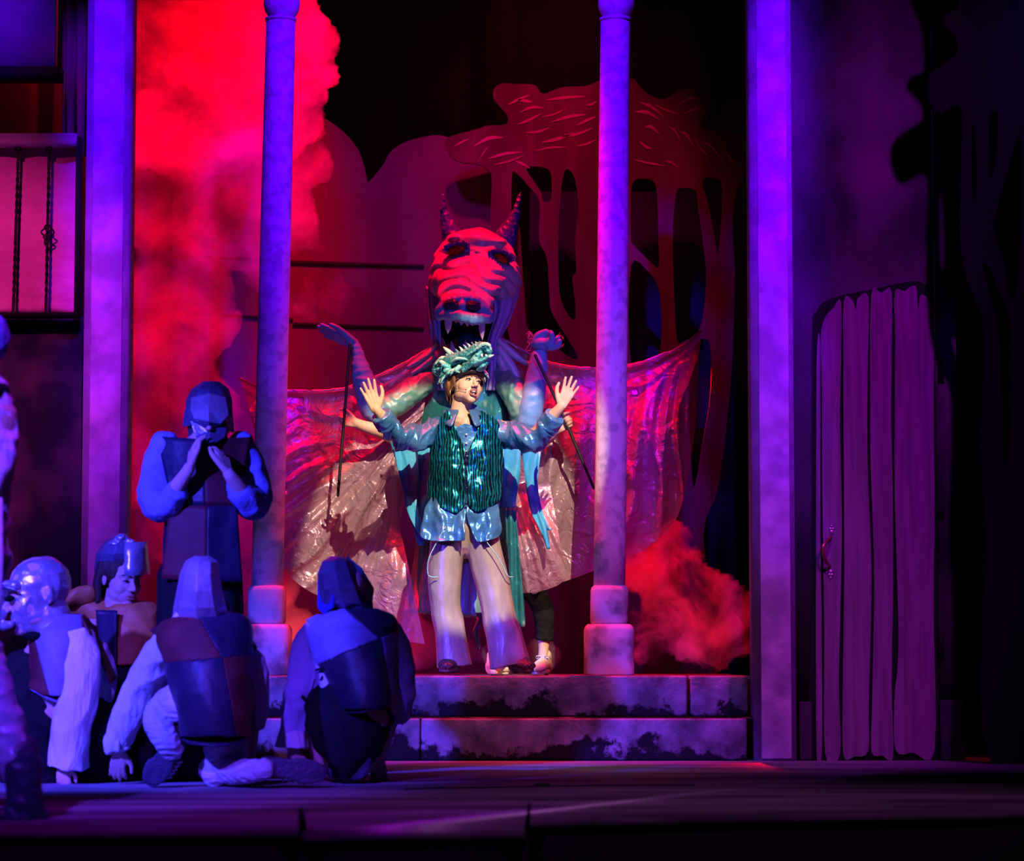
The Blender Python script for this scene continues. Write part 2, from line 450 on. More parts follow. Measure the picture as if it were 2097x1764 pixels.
class B:
    def __init__(self):
        self.v = []
        self.f = []

    def add(self, vs_, fs):
        o = len(self.v)
        self.v += [tuple(x) for x in vs_]
        self.f += [tuple(i + o for i in f) for f in fs]
        return self

    def loft(self, rings, cap=True):
        n = len(rings[0])
        vs_ = [p for r in rings for p in r]
        fs = []
        for i in range(len(rings) - 1):
            for j in range(n):
                k = (j + 1) % n
                fs.append((i * n + j, i * n + k, (i + 1) * n + k, (i + 1) * n + j))
        if cap:
            fs.append(tuple(range(n))[::-1])
            fs.append(tuple((len(rings) - 1) * n + j for j in range(n)))
        return self.add(vs_, fs)

    def sweep(self, pts, rw, rd=None, side=V((1, 0, 0)), n=16, m=4, rnd=True, pw=1.0):
        """tube along pts; rw half width along side, rd half width across"""
        if not hasattr(rw, '__len__'):
            rw = [rw] * len(pts)
        if rd is None:
            rd = rw
        if not hasattr(rd, '__len__'):
            rd = [rd] * len(pts)
        rows = crom([(*p, a, b) for p, a, b in zip(pts, rw, rd)], m)
        rings = []
        k = len(rows)
        tang = []
        for i in range(k):
            a = rows[max(i - 1, 0)][:3]
            b = rows[min(i + 1, k - 1)][:3]
            t = V(b - a)
            tang.append(t.normalized() if t.length > 1e-9 else V((0, 0, 1)))
        ext = []
        if rnd:
            for q in (0.15, 0.5, 0.85):
                ext.append(q)
        seq = []
        r0 = min(rows[0][3], rows[0][4])
        r1 = min(rows[-1][3], rows[-1][4])
        if rnd:
            for q in (1.0, 0.8, 0.4):
                seq.append((V(rows[0][:3]) - tang[0] * r0 * q, tang[0], rows[0][3] * math.sqrt(max(1 - q * q, .002)), rows[0][4] * math.sqrt(max(1 - q * q, .002))))
        for r, t in zip(rows, tang):
            seq.append((V(r[:3]), t, r[3], r[4]))
        if rnd:
            for q in (0.4, 0.8, 1.0):
                seq.append((V(rows[-1][:3]) + tang[-1] * r1 * q, tang[-1], rows[-1][3] * math.sqrt(max(1 - q * q, .002)), rows[-1][4] * math.sqrt(max(1 - q * q, .002))))
        for c, t, a, b in seq:
            s = V(side) - t * t.dot(V(side))
            if s.length < 1e-3:
                s = t.orthogonal()
            s.normalize()
            u = t.cross(s)
            ring = []
            for j in range(n):
                an = 2 * math.pi * j / n
                ca, sa = math.cos(an), math.sin(an)
                if pw != 1.0:
                    ca = math.copysign(abs(ca) ** pw, ca)
                    sa = math.copysign(abs(sa) ** pw, sa)
                ring.append(c + s * a * ca + u * b * sa)
            rings.append(ring)
        return self.loft(rings)

    def ell(self, c, r, rot=None, n=16, k=10):
        if not hasattr(r, '__len__'):
            r = (r, r, r)
        c = V(c)
        rings = []
        for i in range(k + 1):
            a = math.pi * (0.02 + 0.96 * i / k) - math.pi / 2
            ring = []
            for j in range(n):
                t = 2 * math.pi * j / n
                p = V((r[0] * math.cos(a) * math.cos(t), r[1] * math.cos(a) * math.sin(t), r[2] * math.sin(a)))
                if rot is not None:
                    p = rot @ p
                ring.append(c + p)
            rings.append(ring)
        return self.loft(rings)

    def box(self, a, b):
        x0, y0, z0 = a
        x1, y1, z1 = b
        vs_ = [(x0, y0, z0), (x1, y0, z0), (x1, y1, z0), (x0, y1, z0), (x0, y0, z1), (x1, y0, z1), (x1, y1, z1), (x0, y1, z1)]
        return self.add(vs_, [(0, 3, 2, 1), (4, 5, 6, 7), (0, 1, 5, 4), (1, 2, 6, 5), (2, 3, 7, 6), (3, 0, 4, 7)])

    def prism(self, pts, d):
        """closed outline pts (3D, in a plane of constant y) extruded by vector d"""
        n = len(pts)
        d = V(d)
        return self.add([V(p) for p in pts] + [V(p) + d for p in pts],
                        [tuple(range(n)), tuple(range(2 * n - 1, n - 1, -1))] + [(i, i + n, (i + 1) % n + n, (i + 1) % n) for i in range(n)])

    def cone(self, base, tip, r, n=8, bend=None, flat=1.0):
        mid = (V(base) + V(tip)) / 2 + (V(bend) if bend is not None else V((0, 0, 0)))
        return self.sweep([base, mid, tip], [r, r * 0.62, r * 0.06], [r * flat, r * 0.62 * flat, r * 0.06], n=n, m=3, rnd=False)

    def mesh(self, name='m', smooth=True):
        me = bpy.data.meshes.new(name)
        me.from_pydata(self.v, [], self.f)
        bm = bmesh.new()
        bm.from_mesh(me)
        bmesh.ops.recalc_face_normals(bm, faces=bm.faces)
        bm.to_mesh(me)
        bm.free()
        if smooth:
            me.polygons.foreach_set('use_smooth', [True] * len(me.polygons))
        me.update()
        return me

    def remesh(self, voxel, smooth=3, fn=None, factor=0.5):
        me = self.mesh()
        o = bpy.data.objects.new('tmp', me)
        COL.objects.link(o)
        md = o.modifiers.new('r', 'REMESH')
        md.mode = 'VOXEL'
        md.voxel_size = voxel
        md.use_smooth_shade = True
        if smooth:
            s = o.modifiers.new('s', 'SMOOTH')
            s.factor = factor
            s.iterations = smooth
        dg = bpy.context.evaluated_depsgraph_get()
        me2 = bpy.data.meshes.new_from_object(o.evaluated_get(dg))
        bpy.data.objects.remove(o)
        bpy.data.meshes.remove(me)
        if fn:
            displace(me2, fn)
        me2.polygons.foreach_set('use_smooth', [True] * len(me2.polygons))
        return me2


def displace(me, fn):
    n = len(me.vertices)
    co = np.empty(n * 3)
    no = np.empty(n * 3)
    me.vertices.foreach_get('co', co)
    me.vertex_normals.foreach_get('vector', no)
    co = co.reshape(-1, 3)
    no = no.reshape(-1, 3)
    d = np.array([fn(V(c)) for c in co])
    co = co + no * d[:, None]
    me.vertices.foreach_set('co', co.ravel())
    me.update()


def folds(amp, fx, fy, fz, oct_=2, ridge=True):
    def fn(p):
        q = V((p.x * fx, p.y * fy, p.z * fz))
        v = noise.noise(q)
        if ridge:
            v = 0.35 - abs(v) * 2
        if oct_ > 1:
            v += 0.4 * noise.noise(q * 2.3)
        return v * amp
    return fn


WLOC = {}


def root(name, loc, label, cat, group=None, kind=None):
    o = bpy.data.objects.new(name, None)
    o.empty_display_size = 0.1
    COL.objects.link(o)
    o.location = loc
    WLOC[o.name] = V(loc)
    tag(o, label, cat, group, kind)
    return o


def tag(o, label=None, cat=None, group=None, kind=None):
    if label:
        o['label'] = label
    if cat:
        o['category'] = cat
    if group:
        o['group'] = group
    if kind:
        o['kind'] = kind
    return o


def obj(name, me, m, parent=None, label=None, kind=None, mods=None, flat=False):
    if isinstance(me, B):
        me = me.mesh(name, smooth=not flat)
    me.name = name
    o = bpy.data.objects.new(name, me)
    if m is not None:
        me.materials.clear()
        for x in (m if isinstance(m, (list, tuple)) else [m]):
            me.materials.append(x)
    COL.objects.link(o)
    if parent is not None:
        o.parent = parent
        pl = WLOC.get(parent.name, V((0, 0, 0)))
        o.location = -pl
    WLOC[o.name] = V((0, 0, 0))
    if label:
        o['label'] = label
    if kind:
        o['kind'] = kind
    if mods:
        for k, a in mods:
            md = o.modifiers.new(k.lower(), k)
            for kk, vv in a.items():
                setattr(md, kk, vv)
    return o


BEV = [('BEVEL', dict(width=0.012, segments=3, limit_method='ANGLE'))]


def sheet(rows, thick=0.004):
    """grid mesh from rows of 3D points"""
    n = len(rows[0])
    vs_ = [p for r in rows for p in r]
    fs = [(i * n + j, i * n + j + 1, (i + 1) * n + j + 1, (i + 1) * n + j) for i in range(len(rows) - 1) for j in range(n - 1)]
    b = B()
    b.add(vs_, fs)
    return b


def resample(poly, n):
    """smooth n+1 samples of a pixel polyline"""
    rows = crom([(*p,) for p in poly], 12)
    d = [0]
    for a, b in zip(rows, rows[1:]):
        d.append(d[-1] + float(np.linalg.norm(b - a)))
    out = []
    for i in range(n + 1):
        t = d[-1] * i / n
        k = 0
        while k < len(d) - 2 and d[k + 1] < t:
            k += 1
        f = (t - d[k]) / max(d[k + 1] - d[k], 1e-9)
        out.append(rows[k] + (rows[k + 1] - rows[k]) * f)
    return out


def project(p):
    """photo pixel of a world point"""
    dy, dz = p.y + D0, p.z - CZ
    dep = dy * math.cos(TH) + dz * math.sin(TH)
    upc = -dy * math.sin(TH) + dz * math.cos(TH)
    return 1048.5 + F * p.x / dep, 882 - F * upc / dep


def split(me, name, rule, mats, parent, mods=None):
    """cut one cloth mesh into separate sewn pieces; rule(px, py, co) -> piece key or None"""
    groups = {}
    vsx = [v.co.copy() for v in me.vertices]
    for f in me.polygons:
        c = V((0, 0, 0))
        for i in f.vertices:
            c += vsx[i]
        c /= len(f.vertices)
        x, y = project(c)
        k = rule(x, y, c)
        if k is not None:
            groups.setdefault(k, []).append(tuple(f.vertices))
    out = []
    for k in sorted(groups):
        used = sorted({i for f in groups[k] for i in f})
        mp = {i: n for n, i in enumerate(used)}
        b = B()
        b.add([vsx[i] for i in used], [tuple(mp[i] for i in f) for f in groups[k]])
        out.append(obj(name, b, M[mats[k]], parent, mods=mods or [('SOLIDIFY', dict(thickness=.008, offset=1))]))
    return out


def flatcut(name, outline, holes, Y, thick, m, parent=None, smooth=6):
    """scenery flat: outline with holes, cut from board of some thickness, standing at depth Y"""
    cu = bpy.data.curves.new(name, 'CURVE')
    cu.dimensions = '2D'
    cu.fill_mode = 'BOTH'
    cu.extrude = thick / 2
    for poly in [outline] + holes:
        ptsw = [W(x, y, Y) for x, y in poly]
        sp = cu.splines.new('POLY')
        if smooth > 1:
            loop = [(p.x, p.z) for p in ptsw]
            L = len(loop)
            full = []
            for i in range(L):
                a, b, c, d = [np.array(loop[(i + k) % L]) for k in (-1, 0, 1, 2)]
                for k in range(smooth):
                    t = k / smooth
                    h = 0.5 * ((2 * b) + (c - a) * t + (2 * a - 5 * b + 4 * c - d) * t * t + (3 * b - a - 3 * c + d) * t ** 3)
                    full.append(h)
        else:
            full = [(p.x, p.z) for p in ptsw]
        sp.points.add(len(full) - 1)
        for q, (x, z) in zip(sp.points, full):
            q.co = (x, z, 0, 1)
        sp.use_cyclic_u = True
    o = bpy.data.objects.new('tmp', cu)
    COL.objects.link(o)
    dg = bpy.context.evaluated_depsgraph_get()
    me = bpy.data.meshes.new_from_object(o.evaluated_get(dg))
    bpy.data.objects.remove(o)
    me.transform(Matrix.Translation((0, Y, 0)) @ Matrix.Rotation(math.pi / 2, 4, 'X'))
    return obj(name, me, m, parent)


# ------------------------------------------------------------------ body tools
def hand(b, wrist, f, n, s, L=0.18, curl=(0.12, 0.12, 0.1), spread=0.10, thumb=0.0, fat=1.0):
    f, n, s = V(f).normalized(), V(n).normalized(), V(s).normalized()
    w = V(wrist)
    offs = [0.155, 0.052, -0.052, -0.150]
    lens = [0.40, 0.45, 0.42, 0.33]
    for i, (o, l) in enumerate(zip(offs, lens)):
        k = w + f * (0.50 - 0.03 * abs(i - 1)) * L + s * o * L
        b.sweep([w + f * 0.03 * L + s * o * 0.5 * L, k], [0.072 * L * fat, 0.062 * L * fat], n=10, m=2)
        d0 = (f + s * (1.5 - i) * spread).normalized()
        a = 0
        p = k
        r = 0.053 * L * fat * (0.88 if i == 3 else 1)
        pts = [p]
        for seg, fr in enumerate((0.45, 0.31, 0.24)):
            a += curl[seg]
            p = p + (d0 * math.cos(a) + n * math.sin(a)) * l * L * fr
            pts.append(p)
        b.sweep(pts, [r, r * 0.95, r * 0.9, r * 0.75], n=10, m=2)
    p0 = w + f * 0.10 * L + s * 0.10 * L
    p1 = w + f * 0.30 * L + s * 0.27 * L + n * thumb * 0.10 * L
    p2 = p1 + (f * 0.8 + s * (0.40 - 0.6 * thumb) + n * thumb * 0.9).normalized() * 0.19 * L
    p3 = p2 + (f * 0.95 + s * (0.05 - 1.0 * thumb) + n * thumb * 0.5).normalized() * 0.16 * L
    b.sweep([p0, p1, p2, p3], [0.095 * L * fat, 0.072 * L * fat, 0.06 * L * fat, 0.045 * L * fat], n=10, m=3)


def head_matrix(c, yaw, pitch=0, roll=0, sc=1.0):
    """local: face towards -y, z up"""
    return Matrix.Translation(V(c)) @ Matrix.Rotation(yaw, 4, 'Z') @ Matrix.Rotation(roll, 4, 'Y') @ Matrix.Rotation(pitch, 4, 'X') @ Matrix.Scale(sc, 4)


def head(b, H, wide=1.0):
    q = H.to_3x3()

    def e(x, y, z, rx, ry, rz):
        b.ell(H @ V((x, y, z)), (rx * wide, ry, rz), rot=q)

    e(0, 0.012, 0.038, 0.077, 0.092, 0.082)
    e(0, -0.022, -0.005, 0.066, 0.070, 0.085)
    e(0, -0.048, -0.050, 0.050, 0.045, 0.048)
    e(0, -0.070, -0.088, 0.024, 0.022, 0.020)
    for s in (-1, 1):
        e(s * 0.033, -0.050, -0.022, 0.032, 0.034, 0.038)
        e(s * 0.038, -0.022, -0.052, 0.026, 0.048, 0.034)
        e(s * 0.030, -0.0745, 0.014, 0.0145, 0.0135, 0.0105)
        e(s * 0.0125, -0.100, -0.024, 0.0080, 0.0090, 0.0065)
        e(s * 0.079, 0.012, -0.002, 0.0065, 0.017, 0.028)
        e(s * 0.082, 0.020, 0.004, 0.006, 0.010, 0.020)
    sc = q[0].length if False else H.to_scale()[0]
    b.sweep([H @ V((0, -0.083, 0.028)), H @ V((0, -0.096, 0.002)), H @ V((0, -0.111, -0.018))], [0.009 * sc, 0.009 * sc, 0.0115 * sc], n=10)
    b.sweep([H @ V((-0.046, -0.066, 0.032)), H @ V((-0.02, -0.083, 0.036)), H @ V((0.02, -0.083, 0.036)), H @ V((0.046, -0.066, 0.032))], 0.010 * sc, n=10)
    b.sweep([H @ V((0, 0.020, -0.05)), H @ V((0, 0.035, -0.125)), H @ V((0, 0.040, -0.17))], [0.052 * sc, 0.053 * sc, 0.062 * sc], n=16)


def face_parts(H, body, openm=1.0, closed=True, browm='hair'):
    sc = H.to_scale()[0]
    q = H.to_3x3()
    for s in (-1, 1):
        o = B().ell(H @ V((s * 0.030, -0.0795, 0.0115)), (0.0105, 0.0085, 0.0055 if closed else 0.0075), rot=q)
        eo = obj('eye', o, M['eyewhite'], body)
        obj('iris', B().ell(H @ V((s * 0.030 + 0.002, -0.0860, 0.0105)), (0.0045, 0.003, 0.0042), rot=q), M['eyedark'], eo)
        lid = B().sweep([H @ V((s * 0.018, -0.086, 0.013)), H @ V((s * 0.030, -0.0905, 0.0165)), H @ V((s * 0.044, -0.081, 0.013))], [0.0022 * sc, 0.0038 * sc, 0.002 * sc], n=8)
        obj('eyelash', lid, M['eyedark'], body)
        br = B().sweep([H @ V((s * 0.014, -0.095, 0.034)), H @ V((s * 0.032, -0.093, 0.042)), H @ V((s * 0.050, -0.076, 0.036))], [0.003 * sc, 0.0042 * sc, 0.002 * sc], n=8)
        obj('eyebrow', br, M[browm], body)
    oz = -0.056
    op = 0.010 * openm
    mo = obj('mouth', B().ell(H @ V((0, -0.086, oz)), (0.020, 0.012, op + 0.001), rot=q), M['mouthdark'], body)
    if openm > 0.5:
        obj('teeth', B().sweep([H @ V((-0.012, -0.090, oz + op * 0.5)), H @ V((0, -0.097, oz + op * 0.5)), H @ V((0.012, -0.090, oz + op * 0.5))], [0.003 * sc, 0.0042 * sc, 0.003 * sc], n=8), M['teeth'], mo)
        obj('teeth', B().sweep([H @ V((-0.010, -0.090, oz - op * 0.5)), H @ V((0, -0.095, oz - op * 0.5)), H @ V((0.010, -0.090, oz - op * 0.5))], [0.002 * sc, 0.003 * sc, 0.002 * sc], n=8), M['teeth'], mo)
    for s in (1, -1):
        l = B().sweep([H @ V((-0.024, -0.083, oz)), H @ V((-0.011, -0.097, oz + s * (op + 0.002))), H @ V((0.011, -0.097, oz + s * (op + 0.002))), H @ V((0.024, -0.083, oz))],
                      [0.002 * sc, 0.0052 * sc, 0.0052 * sc, 0.002 * sc], n=8)
        obj('lip', l, M['lips'], body)


# ================================================================== THE SETTING
def tri(x, y, Y):
    return W(x, y, Y)


PT = 0.444   # platform height
# stage floor with the notch in its front edge
edge = [(-420, 1704), (612, 1700), (626, 1711), (1074, 1704), (1084, 1680), (2500, 1658)]
fr = [Fl(x, y) for x, y in edge]
outline = fr + [V((7, 8, 0)), V((-7, 8, 0))]
obj('floor', B().prism(outline, (0, 0, -0.05)), M['floor'], kind='structure')
apron = B()
for a, b_ in zip(fr, fr[1:]):
    a2, b2 = a + V((0, 0.02, -0.05)), b_ + V((0, 0.02, -0.05))
    apron.add([a2, b2, b2 + V((0, 0, -1.2)), a2 + V((0, 0, -1.2)), a2 + V((0, .04, 0)), b2 + V((0, .04, 0)), b2 + V((0, .04, -1.2)), a2 + V((0, .04, -1.2))],
              [(0, 1, 2, 3), (4, 7, 6, 5), (0, 4, 5, 1), (2, 6, 7, 3), (0, 3, 7, 4), (1, 5, 6, 2)])
obj('trim_1', apron, M['black'], kind='structure')
obj('floor_pit', B().box((-7, -14.4, -1.3), (7, -5.2, -1.25)), M['black'], kind='structure')
# two little upright stops at the corners of the notch
for k, (x0, yb, yt, ln) in enumerate([(617, 1704, 1671, 7), (1077, 1700, 1662, 6)]):
    p = Fl(x0, yb)
    h = (yb - yt) / S(p.y) + 0.02
    lean = 0.010 if k else -0.008
    b = B().prism([p + V((-0.008, 0, -0.02)), p + V((0.010 + (0.006 if k == 0 else 0), 0, -0.02)), p + V((0.006 + lean, 0, h)), p + V((-0.002 + lean, 0, h))], (0, 0.10, 0))
    tag(obj('edge_stop', b, M['darkpaint']), ['small black upright stop at the left corner of the stage front notch',
        'small black upright stop at the right corner of the stage front notch'][k], 'edge stop')

xl, xr = W(250, 1385, 0.3).x, W(1545, 1385, 0.3).x
# platform behind the steps
obj('floor_platform', B().box((xl - 0.6, 0.60, 0.0), (xr + 0.02, 3.5, PT - 0.004)), M['floor'], kind='structure')
st = root('stone_steps', (0, 0.15, 0), 'two wide grey painted stone steps across the stage below the columns', 'steps', kind='structure')


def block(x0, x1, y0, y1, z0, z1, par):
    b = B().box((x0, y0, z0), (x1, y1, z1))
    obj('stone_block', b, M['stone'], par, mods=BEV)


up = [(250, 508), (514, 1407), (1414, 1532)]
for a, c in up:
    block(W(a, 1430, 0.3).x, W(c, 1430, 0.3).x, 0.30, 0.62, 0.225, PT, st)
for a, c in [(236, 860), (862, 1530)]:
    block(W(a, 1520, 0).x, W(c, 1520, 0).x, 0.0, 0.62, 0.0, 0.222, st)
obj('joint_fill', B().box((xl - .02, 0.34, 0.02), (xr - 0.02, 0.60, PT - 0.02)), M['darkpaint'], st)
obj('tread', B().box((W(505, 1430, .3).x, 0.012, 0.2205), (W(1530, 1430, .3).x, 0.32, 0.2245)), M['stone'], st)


# side pillars of the portal
def pillar(px0, px1, y, label, name):
    a, c = W(px0, 1450, y).x, W(px1, 1450, y).x
    r = root(name, ((a + c) / 2, y + .12, 0), label, 'pillar', kind='structure')
    obj('pillar_shaft', B().box((a, y + 0.012, 0), (c, y + 0.26, 5.2)), M['plaster_edge'], r)
    e = 0.036
    obj('face_panel', B().box((a + e, y, 0.01), (c - e * 0.7, y + 0.03, 5.2)), M['plaster'], r,
        mods=[('BEVEL', dict(width=0.006, segments=2, limit_method='ANGLE'))])
    return r


pillar(161, 250, -0.02, 'tall flat violet lit pillar left of the steps beside the balcony', 'portal_pillar')
pillar(1545, 1631, -0.02, 'tall flat violet lit pillar between the steps and the plank door', 'portal_pillar')


# round columns
def column(xb, xt, label):
    y = 0.62
    s = S(y)
    zb = PT
    base = W(xb, 1385, y)
    r = root('round_column', (base.x, y, zb), label, 'column', 'round stage columns')

    def P(x, yy):
        return W(x, yy, y)

    # lower block, squared with soft corners
    c0, c1 = V((base.x, y, zb + 0.002)), P(xb, 1279)
    hw = 51 / s
    obj('base_block', B().sweep([c0, c0 + V((0, 0, 0.01)), c0.lerp(c1, .5), c1 - V((0, 0, 0.03)), c1 - V((0, 0, .012)), c1], [hw * .99, hw, hw, hw, hw * .95, hw * .86], n=32, m=1, rnd=False, pw=0.45), M['column_base'], r)
    c2 = P(xb + 1, 1200)
    hw2 = 38.5 / s
    obj('base_drum', B().sweep([c1, c1 + V((0, 0, .012)), c1 + V((0, 0, .03)), c2 - V((0, 0, .03)), c2 - V((0, 0, .01)), c2], [hw2 * .9, hw2 * .98, hw2, hw2, hw2 * .95, hw2 * .84], n=32, m=1, rnd=False, pw=0.6), M['column_base'], r)
    top = P(xt, 38)
    obj('shaft', B().sweep([c2 - V((0, 0, .002)), c2.lerp(top, .5), top], [32.5 / s, 32 / s, 30.5 / s], n=40, m=6, rnd=False), M['column'], r)
    obj('ball_finial', B().ell(P(xt + 2, 9), (38 / s, 38 / s, 38 / s), n=32, k=20), M['column'], r)
    obj('neck_ring', B().sweep([P(xt, 44), P(xt, 38)], [32.5 / s, 33 / s], n=32, m=2, rnd=False), M['column'], r)


column(546, 575, 'round marbled column left of the performer, with a ball on top')
column(1247, 1260, 'round marbled column right of the performer, with a ball on top')

# right wall with the plank door
wx0, wx1 = W(1628, 1500, 0.03).x, W(1968, 1500, 0.03).x
obj('wall_right', B().box((wx0, 0.06, 0), (wx1, 0.16, 5.2)), M['wallpaint'], kind='structure')
obj('trim_2', B().box((W(1924, 1500, .05).x, 0.035, 0), (wx1 + .002, 0.062, 4.15)), M['wallpaint'], kind='structure')
# low plinth blocks either side of the door
tag(obj('trim_3', B().box((W(1637, 1500, .03).x, 0.02, 0), (W(1663, 1500, .03).x, 0.06, 0.31)), M['wallpaint'], mods=BEV), kind='structure')
tag(obj('trim_4', B().box((W(1925, 1500, .02).x, 0.0, 0), (W(1977, 1500, .02).x, 0.04, 0.32)), M['wallpaint'], mods=BEV), kind='structure')
DY = 0.045
dr = root('door_1', (W(1795, 1550, DY).x, DY, 0), 'arched rough plank door painted purple grey with a red handle, in the right wall', 'door', kind='structure')


def polyp(pts, Y, th, name, m, par, smooth=4, mods=None):
    ps = []
    n = len(pts)
    for i in range(n):
        a, b_, c, d = [np.array(pts[(i + k) % n], float) for k in (-1, 0, 1, 2)]
        for k in range(smooth):
            t = k / smooth
            h = 0.5 * ((2 * b_) + (c - a) * t + (2 * a - 5 * b_ + 4 * c - d) * t * t + (3 * b_ - a - 3 * c + d) * t ** 3)
            ps.append(W(h[0], h[1], Y))
    return obj(name, B().prism(ps, (0, th, 0)), m, par, mods=mods, flat=True)


frame = [(1664, 1553), (1664, 1200), (1664, 700), (1672, 640), (1700, 612), (1790, 592), (1870, 576), (1900, 588), (1920, 625), (1922, 700), (1924, 1200), (1926, 1553), (1800, 1554)]
polyp(frame, DY, 0.03, 'door_backing', M['darkpaint'], dr, 3)
planks = [
    [(1672, 1540), (1671, 1200), (1672, 800), (1674, 700), (1679, 690), (1680, 800), (1680, 1100), (1683, 1300), (1683, 1545)],
    [(1690, 1545), (1688, 1300), (1686, 1140), (1684, 1000), (1683, 800), (1681, 690), (1690, 650), (1706, 632), (1722, 617), (1723, 720), (1720, 850), (1723, 1000), (1724, 1100), (1721, 1250), (1718, 1400), (1720, 1546)],
    [(1727, 1545), (1726, 1400), (1728, 1250), (1729, 1100), (1728, 950), (1727, 750), (1728, 617), (1745, 614), (1753, 634), (1756, 612), (1778, 607), (1778, 720), (1776, 850), (1777, 960), (1782, 1080), (1785, 1180), (1783, 1300), (1779, 1450), (1778, 1538), (1750, 1550)],
    [(1785, 1540), (1786, 1450), (1789, 1300), (1790, 1180), (1787, 1060), (1783, 950), (1782, 800), (1784, 605), (1805, 600), (1826, 597), (1826, 720), (1825, 850), (1828, 1000), (1829, 1200), (1826, 1400), (1829, 1551), (1808, 1548)],
    [(1834, 1536), (1832, 1430), (1838, 1370), (1840, 1290), (1836, 1150), (1832, 1000), (1832, 850), (1833, 700), (1832, 600), (1852, 596), (1875, 586), (1880, 636), (1885, 605), (1900, 612), (1912, 650), (1912, 850), (1914, 1050), (1912, 1250), (1914, 1536), (1870, 1542)],
]
for pl in planks:
    polyp(pl, DY - 0.018, 0.02, 'plank', M['plank'], dr, 4)
hb = B()
A, C = W(1702, 1100, DY), W(1700, 1160, DY)
hb.sweep([W(1702, 1100, DY - .02), W(1697, 1104, DY - .06), W(1686, 1118, DY - .09), W(1686, 1135, DY - .09), W(1693, 1152, DY - .07), W(1700, 1160, DY - .02)], [.008, .008, .010, .010, .008, .007], [.008] * 6, n=10)
hd = obj('door_handle', hb, M['handle'], dr)
for (cx, cy_) in ((1703, 1090), (1701, 1172)):
    pb = B()
    up_ = -1 if cy_ < 1130 else 1
    for dx, dy_, r in ((0, 0, 5.5), (-2.5, up_ * 6, 4), (2.5, up_ * 6, 4), (0, up_ * 12, 3.4), (0, up_ * 17, 1.5)):
        pb.ell(W(cx + dx, cy_ + dy_, DY - 0.02), (r / 386, 0.006, r / 386), n=12, k=8)
    obj('handle_plate', pb, M['silverplate'], hd)
for yy in (760, 1040, 1325):
    obj('hinge', B().box(tuple(W(1921, yy + 26, DY - 0.012)), tuple(W(1930, yy - 26, DY + 0.03))), M['darkpaint'], dr)

# black tree silhouette flat at far right and blue panel behind it
far = root('tree_silhouette_flat', (W(2100, 1500, -.5).x, -0.45, 0), 'black cut out tree silhouette flat at the far right beyond the plank door', 'scenery flat')
ol = [(2300, -160), (1962, -160), (1960, -60), (1963, 12), (1935, 28), (1930, 50), (1946, 66), (1958, 85), (1957, 112), (1922, 138), (1902, 156), (1898, 190), (1908, 222), (1925, 234), (1967, 220),
      (1968, 330), (1965, 470), (1972, 545), (1990, 600), (2010, 645), (2014, 740), (2009, 920), (2018, 1100), (2030, 1560), (2300, 1560)]
holes = [
    [(1992, 250), (1997, 300), (1999, 370), (1994, 415), (1989, 370), (1988, 300)],
    [(2027, 238), (2042, 234), (2040, 300), (2029, 370), (2025, 300)],
    [(2086, 280), (2092, 400), (2080, 596), (2062, 596), (2057, 545), (2036, 480), (2038, 440), (2058, 370)],
    [(2013, 552), (2026, 548), (2042, 592), (2066, 652), (2070, 760), (2066, 930), (2055, 946), (2049, 760), (2040, 660)],
]
flatcut('board', ol, holes, -0.45, 0.03, M['black'], far, 5)
obj('wall_back_right', B().box((wx1 - 0.1, 0.9, 0), (wx1 + 1.6, 0.95, 5.2)), M['navyflat'], kind='structure')
obj('wall_far_right', B().box((wx1 + 1.0, -5, 0), (wx1 + 1.05, 1, 6)), M['black'], kind='structure')

# left: balcony, wall below, window panel above
bx0, bx1 = W(-320, 600, 0.1).x, W(160, 600, 0.1).x
obj('wall_left', B().box((bx0, 0.14, 0), (W(163, 900, .1).x, 0.2, W(0, 649, 0.14).z)), M['navy'], kind='structure')
obj('wall_left_upper', B().box((bx0, 1.2, 0), (W(176, 200, 1.2).x, 1.25, 5.2)), M['darkpaint'], kind='structure')
win = root('window_1', (W(50, 148, .55).x, 0.55, W(0, 148, .55).z), 'pale blue panel window above the balcony at the upper left', 'window', kind='structure')
obj('pane', B().box(tuple(W(-200, 144, 0.6)), tuple(W(118, -150, 0.64))), M['panel'], win)
wf = B()
wf.box(tuple(W(-200, 162, 0.5)), tuple(W(131, 145, 0.62)))
wf.box(tuple(W(117, 162, 0.5)), tuple(W(131, -150, 0.62)))
obj('window_frame', wf, M['darkpaint'], win)
# narrow curtain leg seen beside the pillar
cr = []
for i in range(13):
    xx = 128 + i * 5
    dy_ = 0.03 * math.sin(i * 1.5)
    cr.append([W(xx, 320, 0.8) + V((0, dy_, 0)), W(xx, -100, 0.8) + V((0, dy_, 0))])
o = obj('side_curtain', sheet(cr), mat('dull_red_velour', (0.22, 0.10, 0.12), rough=0.9), mods=[('SOLIDIFY', dict(thickness=0.01))])
tag(o, 'narrow dull red curtain strip between the window and the left pillar', 'curtain')
bal = root('balcony_railing', (W(60, 648, 0).x, 0, W(60, 648, 0).z), 'balcony railing with thin twisted iron balusters at the upper left', 'railing')
BY = 0.0
rb = B()
zt, zb_ = W(0, 276, BY).z, W(0, 303, BY).z
prof = [(0.0, 0), (0.02, .012), (0.03, .03), (0.022, .045), (0.034, .058), (0.034, .072), (-0.01, .072), (-0.034, .072), (-.034, .058), (-.022, .045), (-.03, .03), (-.02, .012)]
rings = []
for xx in (bx0, bx1):
    rings.append([V((xx, BY + a * 1.3, zb_ + h)) for a, h in prof])
rb.loft(rings)
obj('handrail', rb, M['rail'], bal)
obj('lower_rail', B().box((bx0, BY - 0.02, W(0, 648, BY).z), (bx1, BY + 0.10, W(0, 641, BY).z)), M['darkpaint'], bal)
